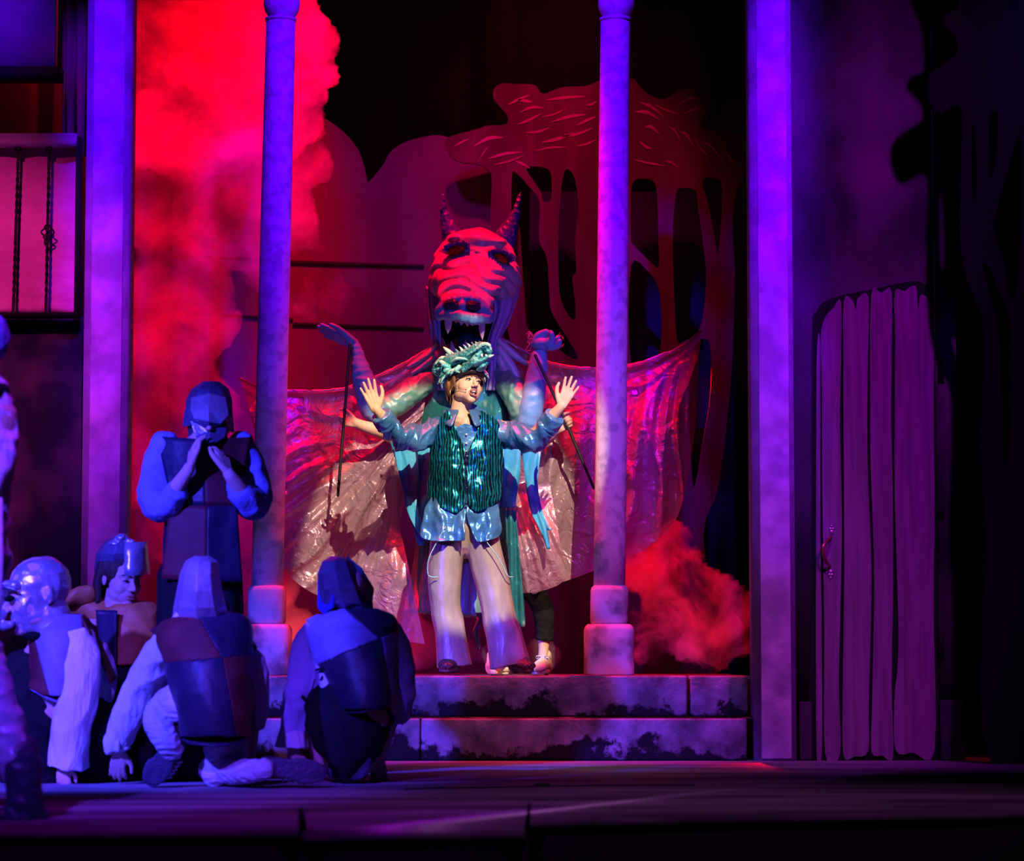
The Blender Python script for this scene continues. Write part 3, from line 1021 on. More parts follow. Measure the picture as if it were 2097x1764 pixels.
obj('end_post', B().box((bx1 - 0.004, BY - 0.01, W(0, 648, BY).z), (bx1 + 0.018, BY + 0.08, zt - 0.01)), M['darkpaint'], bal)
for k, (xt_, xb_) in enumerate([(38, 27), (101, 94), (-40, -52), (-110, -125)]):
    a, c = W(xt_, 302, BY + .01), W(xb_, 642, BY + .01)
    bb = B()
    n = 60
    rings = []
    for i in range(n + 1):
        p = a.lerp(c, i / n)
        tw = i * 0.55 if (8 < i < 26 or 34 < i < 54) else 0.6
        rr = 0.0095 if (i > 1) else 0.016
        if i in (0, n):
            rr = 0.016
        rings.append([p + V((rr * math.cos(tw + j * math.pi / 2), rr * math.sin(tw + j * math.pi / 2), 0)) for j in range(4)])
    bb.loft(rings)
    ba = obj('baluster', bb, M['iron'], bal, flat=True)
    obj('bracket', B().box(tuple(a + V((-.018, -.018, -.022))), tuple(a + V((.018, .018, .003)))), M['iron'], ba)
    if k in (1, 3):
        kb = B()
        cc = a.lerp(c, 0.515)
        for q in range(4):
            pts = []
            for i in range(9):
                t = i / 8
                an = q * math.pi / 2 + t * math.pi * 1.2
                r_ = 0.034 * math.sin(t * math.pi)
                pts.append(cc + V((r_ * math.cos(an), r_ * math.sin(an), 0.048 - 0.096 * t)))
            kb.sweep(pts, 0.0045, n=6, m=2)
        obj('basket', kb, M['iron'], ba)
# cloth hung behind the rails
rows = []
for i in range(41):
    r_ = []
    xx = -300 + (163 + 300) * i / 40
    for j in range(36):
        yy = 303 + (640 - 303) * j / 35
        p = W(xx, yy, 0.11)
        t = j / 35
        f = 0.014 * math.sin(i * 0.9) * (abs(t - .5) * 2) ** 3 + 0.010 * noise.noise(V((i * .3, j * .9, 0))) * (1 if t > .8 or t < .12 else .4)
        r_.append(p + V((0, f, 0)))
    rows.append(r_)
o = obj('balcony_cloth', sheet(rows), M['pinkcloth'], mods=[('SOLIDIFY', dict(thickness=0.003))])
tag(o, 'wrinkled pink cloth stretched behind the balcony railing', 'cloth')

# ------------------------------------------------------------------ backdrop
RY = 3.15
rk = root('cloud_shaped_flat', (W(650, 1300, RY).x, RY, 0), 'wide scalloped cloud shaped scenery flat behind the left column and smoke', 'scenery flat')
rock = [(160, 1420), (160, 190), (290, 150), (420, 160), (520, 190), (600, 217), (660, 240), (708, 275), (735, 310), (747, 345), (753, 371), (758, 371), (785, 338), (800, 312), (830, 292), (880, 279), (915, 281), (960, 305),
        (1010, 330), (1060, 400), (1060, 1420), (600, 1420)]
flatcut('board', rock, [], RY, 0.03, M['rock'], rk, 4)
for (x0, y0, x1, y1, w) in [(590, 537, 868, 546, 3.2), (600, 664, 868, 673, 1.8), (362, 524, 590, 534, 2), (374, 640, 600, 655, 2)]:
    bb = B().prism([W(x0, y0 - w / 2, RY - .03), W(x1, y1 - w / 2, RY - .03), W(x1, y1 + w / 2, RY - .03), W(x0, y0 + w / 2, RY - .03)], (0, 0.012, 0))
    obj('batten_seam', bb, M['darkpaint'], rk, flat=True)
    bb = B().prism([W(x0, y0 - w / 2 - 2.5, RY - .034), W(x1, y1 - w / 2 - 2.5, RY - .034), W(x1, y1 - w / 2, RY - .03), W(x0, y0 - w / 2, RY - .03)], (0, 0.02, 0))
    obj('torn_edge', bb, M['rock'], rk, flat=True)
bb = B().box((W(355, 300, RY - .02).x, RY - 0.035, 0.5), (W(359, 300, RY - .02).x, RY - 0.014, W(359, 190, RY).z))
obj('vertical_seam', bb, M['rock'], rk)

TY = 2.9
tr_ = root('tree_flat', (W(1250, 1300, TY).x, TY, 0), 'red lit cut out tree flat with painted leaf strokes behind the right column', 'scenery flat')
tree = [(915, 285), (975, 266), (1000, 258), (1034, 256), (1040, 240), (1020, 215), (1010, 200), (1012, 182), (1028, 172), (1060, 173), (1095, 175), (1112, 193), (1150, 180), (1200, 177), (1230, 166), (1292, 162),
        (1310, 178), (1335, 198), (1362, 204), (1385, 190), (1410, 181), (1435, 186), (1454, 205), (1455, 232), (1434, 255), (1450, 268), (1490, 270), (1520, 285), (1545, 330), (1560, 370), (1530, 365),
        (1507, 395), (1500, 470), (1505, 560), (1502, 660), (1495, 800), (1470, 1000), (1440, 1100), (1440, 1420), (1040, 1420), (1040, 1000), (1045, 700), (1005, 600), (1003, 470), (1007, 370), (1000, 350), (980, 338), (940, 332), (922, 318)]
holes = [
    [(1048, 365), (1060, 358), (1085, 385), (1105, 415), (1104, 490), (1120, 530), (1125, 600), (1130, 640), (1160, 690), (1178, 720), (1182, 734), (1165, 732), (1125, 700), (1100, 690), (1075, 660), (1064, 560), (1050, 500)],
    [(1078, 346), (1100, 342), (1125, 350), (1130, 380), (1128, 411), (1112, 413), (1108, 395), (1092, 370)],
    [(1157, 350), (1172, 356), (1180, 380), (1184, 430), (1178, 490), (1180, 555), (1172, 570), (1178, 620), (1177, 655), (1160, 640), (1146, 600), (1143, 500), (1148, 400)],
    [(1298, 372), (1318, 366), (1340, 375), (1346, 410), (1348, 480), (1349, 546), (1330, 535), (1300, 505), (1292, 490), (1292, 400)],
    [(1292, 545), (1330, 560), (1348, 590), (1354, 640), (1352, 715), (1330, 735), (1292, 745)],
    [(1385, 395), (1400, 386), (1425, 392), (1430, 430), (1440, 500), (1446, 560), (1443, 620), (1430, 680), (1400, 700), (1386, 695), (1380, 600), (1378, 470)],
    [(1438, 370), (1470, 367), (1478, 385), (1478, 440), (1470, 520), (1462, 480), (1450, 420)],
    [(1418, 720), (1452, 700), (1455, 800), (1440, 900), (1420, 1000), (1412, 850)],
]
flatcut('board', tree, holes, TY, 0.03, M['tree'], tr_, 4)
sb = B()
random.seed(11)
strokes = [(1040, 215, 1085, 195), (1065, 230, 1115, 222), (1120, 205, 1200, 198), (1060, 255, 1110, 232), (1130, 250, 1200, 235), (1078, 272, 1125, 262), (1110, 292, 1175, 272), (1095, 310, 1160, 302), (970, 300, 1030, 282),
           (1000, 325, 1068, 312), (1010, 338, 1075, 318), (980, 330, 1000, 300), (1180, 300, 1222, 286), (1150, 280, 1215, 262), (1060, 205, 1090, 210), (1085, 345, 1055, 330), (1180, 258, 1220, 240), (930, 300, 960, 285),
           (1300, 230, 1350, 245), (1310, 210, 1360, 240), (1300, 328, 1362, 340), (1340, 215, 1390, 235), (1390, 215, 1430, 200), (1400, 235, 1440, 225), (1395, 270, 1420, 300), (1420, 280, 1450, 320), (1370, 260, 1395, 290),
           (1440, 290, 1480, 330), (1310, 290, 1335, 305), (1360, 330, 1390, 345), (1480, 300, 1510, 340), (1320, 260, 1350, 275), (1200, 215, 1222, 208), (1110, 240, 1160, 222), (1420, 215, 1445, 235)]
for (x0, y0, x1, y1) in strokes:
    a, c = W(x0, y0, TY - 0.018), W(x1, y1, TY - 0.018)
    mid = (a + c) / 2 + V((0, 0, random.uniform(-.015, .02)))
    w = random.uniform(0.008, 0.017)
    pr = crom([tuple(a), tuple(mid), tuple(c)], 5)
    top, bot = [], []
    for i, p in enumerate(pr):
        t = i / (len(pr) - 1)
        h = w * math.sin(math.pi * min(max(t, .04), .96)) ** .7
        top.append(V(p) + V((0, 0, h)))
        bot.append(V(p) - V((0, 0, h * .5)))
    sb.prism(top + bot[::-1], (0, 0.004, 0))
tag(obj('leaf_stroke', sb, M['stroke'], tr_, flat=True), kind='stuff')
# deep blue cloth seen through the holes of the tree
obj('wall_back_blue', B().box(tuple(W(1085, 1400, 3.8)), tuple(W(1500, 395, 3.85))), M['navyflat'], kind='structure')

# velour curtain at the very back, with folds
rows = []
n = 260
for i in range(n + 1):
    x = -5.0 + 10.5 * i / n
    f = 0.10 * abs(math.sin(x * 3.1 + 1.3 * math.sin(x * 1.7))) + 0.04 * math.sin(x * 13)
    rows.append([V((x, 4.6 + f, z)) for z in (0, 2, 4, 6)])
o = obj('back_curtain', sheet(rows), M['curtain'])
tag(o, 'black velour stage curtain hanging in folds at the very back', 'curtain')
obj('wall_back', B().box((-6, 5.2, -0.1), (6, 5.3, 7)), M['black'], kind='structure')

# small dark scrap on the stage floor and a taped cable line
p = Fl(1109, 1609)
tag(obj('floor_scrap', B().sweep([p + V((-.030, 0, .004)), p + V((0, .01, .008)), p + V((.032, 0, .004))], [.012, .018, .010], [.004, .007, .004], side=V((0, 1, 0)), n=8), M['shoeblack']),
    'tiny dark scrap lying on the stage floor in front of the steps', 'scrap')
pts = [Fl(x, y, 0.004) for x, y in [(830, 1617), (900, 1614), (1000, 1613), (1100, 1611), (1250, 1609), (1420, 1608)]]
tag(obj('floor_cable', B().sweep(pts, [.003, .006, .007, .006, .005, .003], [.003] * 6, side=V((0, 1, 0)), n=6), M['darkpaint']),
    'thin black cable line lying across the stage floor below the steps', 'cable')
# ================================================================== DRAGON PUPPET
DY0 = 1.25


def dq(x, y, dy=0.0):
    return W(x, y, DY0 + dy)


dp = root('dragon_puppet', (dq(960, 1385).x, DY0, PT), 'giant horned dragon costume with open fanged mouth and sheer pink wings', 'dragon costume')
sD = S(DY0)


def ellp(b, cx, cy_, dy, rx, ry, rd, rot=None, n=24, k=14):
    b.ell(dq(cx, cy_, dy), (rx / sD, rd, ry / sD), rot, n, k)


hb = B()
ellp(hb, 973, 538, 0.02, 88, 66, 0.20)
ellp(hb, 975, 505, 0.0, 62, 38, 0.17)
ellp(hb, 912, 572, -0.02, 37, 48, 0.16)
ellp(hb, 1028, 572, -0.02, 42, 50, 0.17)
ellp(hb, 938, 492, -0.03, 26, 16, 0.11)
ellp(hb, 1014, 500, -0.03, 26, 17, 0.11)
hb.sweep([dq(972, 540, -.03), dq(964, 572, -.17), dq(955, 608, -.33), dq(950, 634, -.43)], [84 / sD, 72 / sD, 60 / sD, 52 / sD], [.13, .12, .095, .065], n=28, m=5)
ellp(hb, 950, 638, -0.44, 53, 20, 0.07)


def headfold(p):
    c = dq(953, 652)
    u, w = (p.x - c.x), (p.z - c.z)
    r = math.hypot(u * 0.80, w)
    dep = DY0 - p.y
    wob = noise.noise(V((p.x * 6, p.y * 3, p.z * 5)))
    t = math.sin(r * 36 + wob * 3.0 + u * 5)
    ridge = (1 - abs(t)) ** 2.2
    mask = min(max((0.42 - r) / 0.10, 0), 1) * min(max((r - 0.09) / 0.03, 0), 1) * min(max((dep + 0.02) / .08, 0), 1)
    a = noise.noise(V((p.x * 5, p.y * 5, p.z * 11)))
    cr = (0.3 - abs(noise.noise(V((p.x * 7 + p.z * 5, p.y * 4, p.z * 9 + 3))))) * .022 * (1 - mask * .6)
    return -0.026 * ridge * mask + 0.006 * a + cr - .004


dh = obj('head', hb.remesh(0.008, 6, headfold), M['dragonskin'], dp)
# snout lip: padded rim round the snout end
lb = B()
lb.sweep([dq(899, 650, -.44), dq(900, 634, -.46), dq(922, 617, -.47), dq(950, 612, -.48), dq(978, 618, -.47), (dq(1001, 640, -.46)), dq(1003, 654, -.44)], [8 / sD, 9 / sD, 10 / sD, 10 / sD, 10 / sD, 9 / sD, 8 / sD], n=12)
lb.sweep([dq(899, 648, -.45), dq(920, 644, -.50), dq(945, 649, -.52), dq(970, 653, -.52), dq(1003, 653, -.45)], [9 / sD, 11 / sD, 12 / sD, 13 / sD, 10 / sD], n=14)
lb.ell(dq(950, 634, -.46), (50 / sD, 0.05, 17 / sD))
lb.ell(dq(947, 628, -.50), (10 / sD, 0.03, 12 / sD))
obj('snout_lip', lb.remesh(0.006, 3, folds(0.004, 30, 8, 14)), M['dragonblue'], dp)
for x, y in ((925, 624), (968, 627)):
    obj('nostril', B().ell(dq(x, y + 1, -.495), (17 / sD, .045, 12 / sD), n=20, k=12).remesh(0.006, 1, folds(0.006, 40, 40, 40)), M['nostril'], dp)
# horns
obj('horn', B().sweep([dq(928, 490, .02), dq(918, 462, .02), dq(909, 430, .01), dq(907, 401, 0)], [24 / sD, 16.5 / sD, 8.5 / sD, 3.5 / sD], [.06, .045, .022, .01], n=18, m=6).remesh(.006, 2, folds(.005, 20, 20, 20)), M['horn'], dp)
obj('horn', B().sweep([dq(1034, 488, .02), dq(1046, 462, .02), dq(1057, 432, .01), dq(1066, 395, 0)], [24 / sD, 16 / sD, 9 / sD, 2.5 / sD], [.06, .045, .024, .008], n=18, m=6).remesh(.006, 2, folds(.008, 24, 24, 24)), M['horn'], dp)
# eyes with ragged lids
for k, (x, y, a) in enumerate(((934, 510, -0.15), (1025, 527, 0.35))):
    R = Matrix.Rotation(a, 3, 'Y')
    e = obj('eye', B().ell(dq(x, y + 2, -.145), (20 / sD, .045, 13 / sD), R, 24, 14).remesh(.006, 1, folds(.006, 60, 60, 60)), M['sequin'], dp)
    le = B()
    random.seed(3 + k)
    for i in range(13):
        t = -1 + 2 * i / 12
        c = dq(x, y + 1, -.175) + R @ V((t * 21 / sD, 0, (9 * math.sqrt(max(1 - t * t, 0)) + 1) / sD))
        tip = c + R @ V((t * 7 / sD, -.035, random.uniform(1, 7) / sD))
        le.cone(c + V((0, .02, 0)), tip, 7 / sD, 6, flat=.5)
    obj('eyelid_fringe', le, M['horn'], e)
# mouth cavity
mb = B()
rows = []
mo = [(893, 650), (905, 640), (950, 635), (1003, 645), (1018, 660), (1012, 700), (1004, 735), (950, 745), (900, 735), (896, 690)]
polypts = [dq(x, y, .10) for x, y in mo]
mb.prism(polypts, (0, .03, 0))
obj('mouth_cavity', mb, M['black'], dp)
obj('palate', B().sweep([dq(950, 655, -.38), dq(955, 650, -.1), dq(955, 655, .10)], [48 / sD, 52 / sD, 54 / sD], [.03, .04, .05], n=16), M['black'], dp)
# teeth
for (x, y0, y1, w, dy) in [(918, 650, 684, 8, -.44), (934, 650, 662, 5, -.47), (945, 653, 667, 5, -.49), (957, 655, 669, 5, -.49), (967, 656, 668, 5, -.48), (987, 655, 697, 7, -.42)]:
    obj('tooth', B().sweep([dq(x, y0 - 3, dy), dq(x, (y0 * .45 + y1 * .55), dy), dq(x - (1 if x < 950 else -1), y1, dy)], [w / sD, w * .85 / sD, .4 / sD], [w * .45 / sD, w * .4 / sD, .3 / sD], n=10, m=4, rnd=False), M['tooth'], dp)
for (x, y0, y1, w, dy) in [(908, 730, 692, 8, -.12), (926, 735, 697, 7, -.24), (955, 738, 697, 8, -.30), (969, 738, 697, 7, -.30), (976, 736, 700, 4, -.26), (1000, 728, 700, 6, -.12)]:
    obj('tooth', B().sweep([dq(x, y0, dy), dq(x, (y0 * .45 + y1 * .55), dy), dq(x - 2, y1, dy)], [w / sD, w * .8 / sD, .4 / sD], [w * .45 / sD, w * .4 / sD, .3 / sD], n=10, m=4, rnd=False), M['tooth'], dp)
obj('lower_jaw', B().sweep([dq(896, 712, .05), dq(905, 733, -.14), dq(935, 745, -.28), (dq(965, 745, -.30)), dq(995, 736, -.16), dq(1012, 712, .05)], [8 / sD, 12 / sD, 14 / sD, 14 / sD, 12 / sD, 8 / sD], n=14).remesh(.007, 3, folds(.005, 20, 20, 20)), M['dragonblue'], dp)


# drapes from the cheeks to the neck
def drape(outer, inner, name, m, dyo, dyi, bulge=0.05, nx=18, ny=50, amp=.012, parent=dp, fr_=5.0):
    a = resample(outer, ny)
    c = resample(inner, ny)
    rows = []
    for i in range(ny + 1):
        r_ = []
        for j in range(nx + 1):
            t = j / nx
            x = a[i][0] + (c[i][0] - a[i][0]) * t
            y = a[i][1] + (c[i][1] - a[i][1]) * t
            dy = dyo + (dyi - dyo) * t - bulge * math.sin(math.pi * t) + amp * math.sin(t * fr_ * 2 * math.pi + 1.5 * noise.noise(V((i * .08, 0, len(name)))))
            r_.append(dq(x, y, dy))
        rows.append(r_)
    return obj(name, sheet(rows), m, parent, mods=[('SOLIDIFY', dict(thickness=.006))])


drape([(872, 585), (873, 640), (880, 700), (890, 745), (893, 800)], [(893, 600), (899, 640), (902, 690), (906, 735), (915, 800)], 'side_drape', M['dragonneck'], .06, -.02, .03, fr_=3)
drape([(1064, 592), (1055, 625), (1040, 665), (1022, 705), (1019, 800)], [(1012, 610), (1010, 655), (998, 700), (1001, 735), (995, 800)], 'side_drape', M['dragonneck'], .05, -.04, .05, fr_=2.6)
# neck, chest and gown
gb = B()
gb.sweep([dq(955, 735, .12), dq(957, 780, .12), dq(960, 830, .15), dq(962, 900, .17), dq(962, 1000, .18), dq(962, 1080, .18)], [62 / sD, 70 / sD, 98 / sD, 112 / sD, 108 / sD, 104 / sD], [.15, .17, .20, .20, .19, .18], n=36, m=5)
obj('chest', gb.remesh(.010, 3, folds(.016, 7, 7, 2.5)), M['gown'], dp)
gb = B()
gb.sweep([dq(962, 1000, .2), dq(962, 1100, .2), dq(955, 1200, .2), dq(950, 1262, .2)], [104 / sD, 112 / sD, 118 / sD, 122 / sD], [.14, .16, .17, .18], n=36, m=5, rnd=False)
obj('gown_skirt', gb.remesh(.012, 3, folds(.022, 12, 12, 1.2)), M['gownlow'], dp)
# clear teal film panel hanging to the right of the legs
rows = []
for i in range(31):
    t = i / 30
    r_ = []
    for j in range(9):
        s_ = j / 8
        x = (1034 + (1046 - 1034) * t) * (1 - s_) + (1056 + (1077 - 1056) * t) * s_
        y = 1040 + (1284 - 1040) * t
        r_.append(dq(x, y, -.35 + .02 * math.sin(s_ * 9 + t * 4)))
    rows.append(r_)
obj('hem_panel', sheet(rows), M['gown'], dp, mods=[('SOLIDIFY', dict(thickness=.003))])
rows = []
for i in range(17):
    t = i / 16
    r_ = []
    for j in range(5):
        s_ = j / 4
        x = 973 + 4 * math.sin(t * 9) + s_ * (14 - 8 * t)
        y = 1255 + (1330 - 1255) * t
        r_.append(dq(x, y, -.2 + .02 * math.sin(s_ * 7 + t * 7)))
    rows.append(r_)
obj('torn_strip', sheet(rows), M['gownlow'], dp, mods=[('SOLIDIFY', dict(thickness=.003))])


# stuffed arms
def limbfold(amp):
    return folds(amp, 9, 9, 16)


ab = B()
ab.sweep([dq(902, 762, .05), dq(868, 785, .0), dq(830, 812, -.06), dq(796, 836, -.1), dq(776, 848, -.1)], [21 / sD, 25 / sD, 27 / sD, 27 / sD, 25 / sD], n=22, m=4)
obj('upper_arm', ab.remesh(.008, 3, folds(.008, 18, 8, 18)), M['dragongreen'], dp)
ab = B()
ab.sweep([dq(790, 848, -.1), dq(765, 838, -.12), dq(752, 800, -.12), dq(738, 758, -.12), dq(732, 728, -.12), dq(722, 704, -.12)], [22 / sD, 28 / sD, 27 / sD, 21 / sD, 15 / sD, 13 / sD], n=22, m=4)
la = obj('forearm', ab.remesh(.008, 3, folds(.005, 8, 8, 24)), M['dragonblue'], dp)
gb = B()
hand(gb, dq(727, 706, -.12), V((-0.93, -.1, .42)), V((.0, -.55, -.83)), V((.0, -.85, .5)), L=.245, curl=(-.05, .1, .1), spread=.07, fat=1.15)
obj('glove_hand', gb.remesh(.005, 3), M['dragonblue'], dp)
ab = B()
ab.sweep([dq(1012, 762, .05), dq(1035, 780, .0), dq(1055, 805, -.05), dq(1068, 835, -.1), dq(1075, 862, -.1)], [22 / sD, 27 / sD, 29 / sD, 28 / sD, 26 / sD], n=22, m=4)
obj('upper_arm', ab.remesh(.008, 3, folds(.010, 18, 8, 18)), M['dragongreen'], dp)
ab = B()
ab.sweep([dq(1078, 872, -.12), dq(1084, 850, -.14), dq(1094, 800, -.14), dq(1101, 755, -.14), dq(1105, 726, -.14)], [24 / sD, 26 / sD, 24 / sD, 20 / sD, 16 / sD], n=22, m=4)
obj('forearm', ab.remesh(.008, 3, folds(.006, 10, 8, 14)), M['dragonblue'], dp)
gb = B()
gb.ell(dq(1112, 704, -.14), (23 / sD, .06, 17 / sD))
gb.sweep([dq(1096, 704, -.14), dq(1102, 688, -.16), dq(1118, 679, -.18)], [10 / sD, 8.5 / sD, 6 / sD], n=12)
for (x0, y0, x1, y1, x2, y2, dy) in [(1112, 700, 1122, 690, 1128, 681, -.15), (1120, 702, 1130, 695, 1130, 684, -.19), (1124, 706, 1138, 702, 1142, 692, -.15), (1128, 712, 1142, 708, 1146, 699, -.19)]:
    gb.sweep([dq(x0, y0, dy), dq(x1, y1, dy - .02), dq(x2, y2, dy - .04)], [8 / sD, 7 / sD, 5.5 / sD], n=12)
gh = obj('glove_hand', gb.remesh(.005, 3), M['dragonblue'], dp)
fb = B()
random.seed(8)
for i in range(26):
    c = dq(random.choice([1091, 1093, 1096, 1140, 1144]), random.uniform(684, 716), -.12)
    sgn = -1 if c.x < dq(1110, 700).x else 1
    fb.sweep([c, c + V((sgn * .02, -.01, random.uniform(-.01, .03))), c + V((sgn * random.uniform(.02, .045), 0, random.uniform(-.03, .03)))], .0014, n=5, m=3)
tag(obj('thread_fringe', fb, M['pinkcloth'], gh), kind='stuff')
# control rods
obj('control_rod', B().sweep([dq(717, 706, -.26), dq(711, 780, -.27), dq(692, 1015, -.28)], .0085, n=10), M['rod'], dp, 'thin black control rod')
obj('control_rod', B().sweep([dq(1096, 728, -.26), dq(1150, 845, -.27), dq(1216, 1000, -.28)], .0085, n=10), M['rod'], dp, 'thin black control rod')


# ---- wings, sheer film with radiating folds
def wing(top, bot, name, apex, ndir, dy0=.10, nx=150, ny=100, seed=0, freq=30, amp=.05, calm=.22, pivot=None):
    a = resample(top, nx)
    c = resample(bot, nx)
    ax, ay = apex
    rows = []
    for i in range(nx + 1):
        r_ = []
        for j in range(ny + 1):
            t = j / ny
            x = a[i][0] + (c[i][0] - a[i][0]) * t
            y = a[i][1] + (c[i][1] - a[i][1]) * t
            sag = 0
            ang = math.atan2(y - ay, abs(x - ax) + 40)
            if pivot:
                ang = ang * .35 + math.atan2(abs(x - pivot[0]) + 30, y - pivot[1] + 60)
            rad = math.hypot(x - ax, y - ay) / 300
            f = math.sin(ang * freq + seed + 4.5 * noise.noise(V((x * .005, y * .005, seed))))
            f = (1 - abs(f)) ** 1.5 * 1.6 * (0.5 + noise.noise(V((ang * 3, rad * 1.5, seed + 5))))
            fine = noise.noise(V((ang * freq * 1.1, rad * 1.6, seed)))
            edge_ = min(t * 7, 1)
            fm = min(max((t - calm) / .25, 0), 1)
            dy = dy0 - amp * f * fm * (0.35 + rad * .7) + .04 * fine * fm - .10 * math.sin(t * 3.0) * edge_ + .05 * noise.noise(V((x * .008, y * .008, seed)))
            # the cloth rolls toward the viewer at its top edge
            if t < .05:
                dy -= .02 * (1 - t / .05)
            r_.append(dq(x, y + sag, dy))
        rows.append(r_)
    return obj(name, sheet(rows), M['film'], dp)


wing([(492, 774), (530, 790), (590, 797), (640, 799), (700, 794), (735, 783), (780, 765), (840, 735), (893, 702)],
     [(520, 880), (545, 1010), (560, 1110), (585, 1170), (640, 1215), (720, 1240), (760, 1240), (800, 1130), (838, 1000)], 'wing', (880, 800), 1, seed=1.3, freq=26, amp=.045, calm=.25)
wing([(1436, 675), (1400, 705), (1350, 727), (1290, 746), (1220, 752), (1160, 748), (1110, 735), (1070, 715), (1025, 690)],
     [(1424, 880), (1404, 1000), (1380, 1070), (1320, 1125), (1240, 1160), (1160, 1190), (1120, 1200), (1085, 1210), (1062, 1080)], 'wing', (1035, 770), -1, seed=4.1, freq=15, calm=.08, pivot=(1440, 640))
wing([(840, 880), (830, 960), (822, 1010), (815, 1060)], [(770, 1000), (700, 1215), (790, 1300), (870, 1320)], 'skirt_film', (850, 800), 1, dy0=.0, nx=60, ny=60, seed=2.2, freq=24, amp=.03)
wing([(1050, 960), (1060, 990), (1090, 990), (1125, 985)], [(1066, 1215), (1100, 1213), (1140, 1200), (1160, 1185)], 'skirt_film', (1060, 900), -1, dy0=-.12, nx=50, ny=50, seed=5.2, freq=20, amp=.02)


# piping roll along the wing tops
def roll(pts, name):
    obj(name, B().sweep([dq(x, y + 3, .06) for x, y in pts], 4.2 / sD, n=8, m=5).remesh(.006, 1, folds(.004, 20, 8, 20)), M['film'], dp)


roll([(492, 774), (530, 790), (590, 797), (640, 799), (700, 794), (735, 783), (780, 765), (840, 735), (893, 702)], 'wing_hem')
roll([(1436, 675), (1400, 705), (1350, 727), (1290, 746), (1220, 752), (1160, 748), (1110, 735), (1070, 715), (1025, 690)], 'wing_hem')


# satin shoulder folds between neck and wings
for pts, w in [([(1022, 700), (1050, 725), (1085, 748), (1110, 760)], 8), ([(1022, 715), (1045, 750), (1068, 790)], 10), ([(1022, 735), (1038, 770), (1050, 800)], 9),
               ([(895, 712), (870, 732), (838, 752)], 8), ([(893, 728), (870, 748), (845, 765)], 8)]:
    obj('shoulder_fold', B().sweep([dq(x, y, -.02) for x, y in pts], [w / sD, w * 1.1 / sD] + [w * .7 / sD] * (len(pts) - 2), .03, n=12, m=4), M['dragonskin'], dp)


# ribbons
def ribbon(pts, w, dy, tip=.3, name='ribbon', m='ribbon', par=dp, f=dq):
    rows_ = crom([(*p, ww) for p, ww in zip(pts, w)], 7)
    rows = []
    for i, (x, y, ww) in enumerate(rows_):
        rows.append([f(x + ww * t, y + (3 * math.sin(i) * 0), dy + .012 * math.sin(i * .35 + t * 3.0)) for t in (-1, -.5, 0, .5, 1)])
    return obj(name, sheet(rows), M[m], par, mods=[('SOLIDIFY', dict(thickness=.003))])


ribbon([(840, 900), (845, 960), (852, 1010), (856, 1060), (862, 1118)], [42, 30, 22, 15, 7], -.30)
ribbon([(812, 905), (828, 960), (838, 1000), (846, 1050), (866, 1090), (884, 1108)], [8, 14, 13, 11, 11, 13], -.36)
ribbon([(868, 905), (870, 960), (872, 1020), (868, 1060)], [14, 13, 12, 9], -.33)
ribbon([(1045, 900), (1044, 960), (1040, 1010), (1038, 1040)], [22, 21, 19, 17], -.30)
ribbon([(1020, 920), (1024, 980), (1028, 1040)], [12, 10, 9], -.33)
ribbon([(1088, 900), (1086, 945), (1088, 1000), (1096, 1050), (1112, 1085), (1124, 1125)], [17, 15, 10, 8, 7, 3], -.32)
ribbon([(1098, 925), (1095, 990), (1102, 1035), (1115, 1075), (1124, 1086)], [10, 6, 5, 6, 6], -.29)

# ================================================================== PUPPETEER inside the costume
PY0 = 1.22


def pq(x, y, dy=0.0):
    return W(x, y, PY0 + dy)


sP = S(PY0)
pup = root('person', (pq(1060, 1385).x, PY0 + .2, PT), 'person hidden in the dragon costume, bare forearms gripping rods, cream sneakers', 'person')
pb = B()
HM = head_matrix(pq(960, 800, .28), 0.0)
head(pb, HM)
pb.sweep([pq(960, 850, .3), pq(960, 900, .3), pq(960, 980, .3), pq(962, 1060, .3), pq(962, 1100, .3)], [.14, .19, .16, .15, .17], [.09, .12, .11, .10, .11], n=20)
pb.sweep([pq(905, 868, .3), pq(838, 905, .12), pq(790, 887, -.12), pq(745, 873, -.17), pq(727, 865, -.19)], [.050, .046, .043, .032, .026], n=14)
hand(pb, pq(731, 868, -.19), V((-.92, -.15, .25)), V((-.15, -.9, 0)), V((.15, .1, .95)), L=.17, curl=(1.15, 1.5, 1.1), spread=.0, thumb=.15)
pb.sweep([pq(1015, 868, .3), pq(1075, 905, .12), pq(1115, 898, -.1), pq(1138, 882, -.18), pq(1145, 876, -.2)], [.050, .046, .042, .032, .026], n=14)
hand(pb, pq(1142, 880, -.2), V((.75, -.2, .45)), V((-.1, -.95, 0)), V((-.45, 0, .85)), L=.17, curl=(1.15, 1.5, 1.1), spread=.0, thumb=.3)
pb.sweep([pq(990, 1085, .3), pq(1060, 1180, .22), pq(1108, 1235, .12), pq(1114, 1290, .12), pq(1113, 1330, .12), pq(1110, 1366, .12)], [.085, .072, .056, .048, .030, .034], n=16)
pb.sweep([pq(935, 1085, .3), pq(975, 1200, .25), pq(1020, 1300, .2), pq(1022, 1366, .2)], [.085, .07, .045, .034], n=16)
pbody = obj('body', pb.remesh(.0045, 3), M['skin'], pup)
lg = B()
lg.sweep([pq(1050, 1165, .22), pq(1106, 1232, .12), pq(1115, 1290, .12), pq(1114, 1313, .12)], [.082, .066, .056, .052], n=18, m=4, rnd=False)
lg.sweep([pq(970, 1165, .25), pq(1005, 1265, .2), pq(1018, 1320, .2)], [.082, .066, .052], n=18, m=4, rnd=False)
obj('leggings', lg.remesh(.007, 2, folds(.004, 12, 12, 30)), M['blackcloth'], pup)


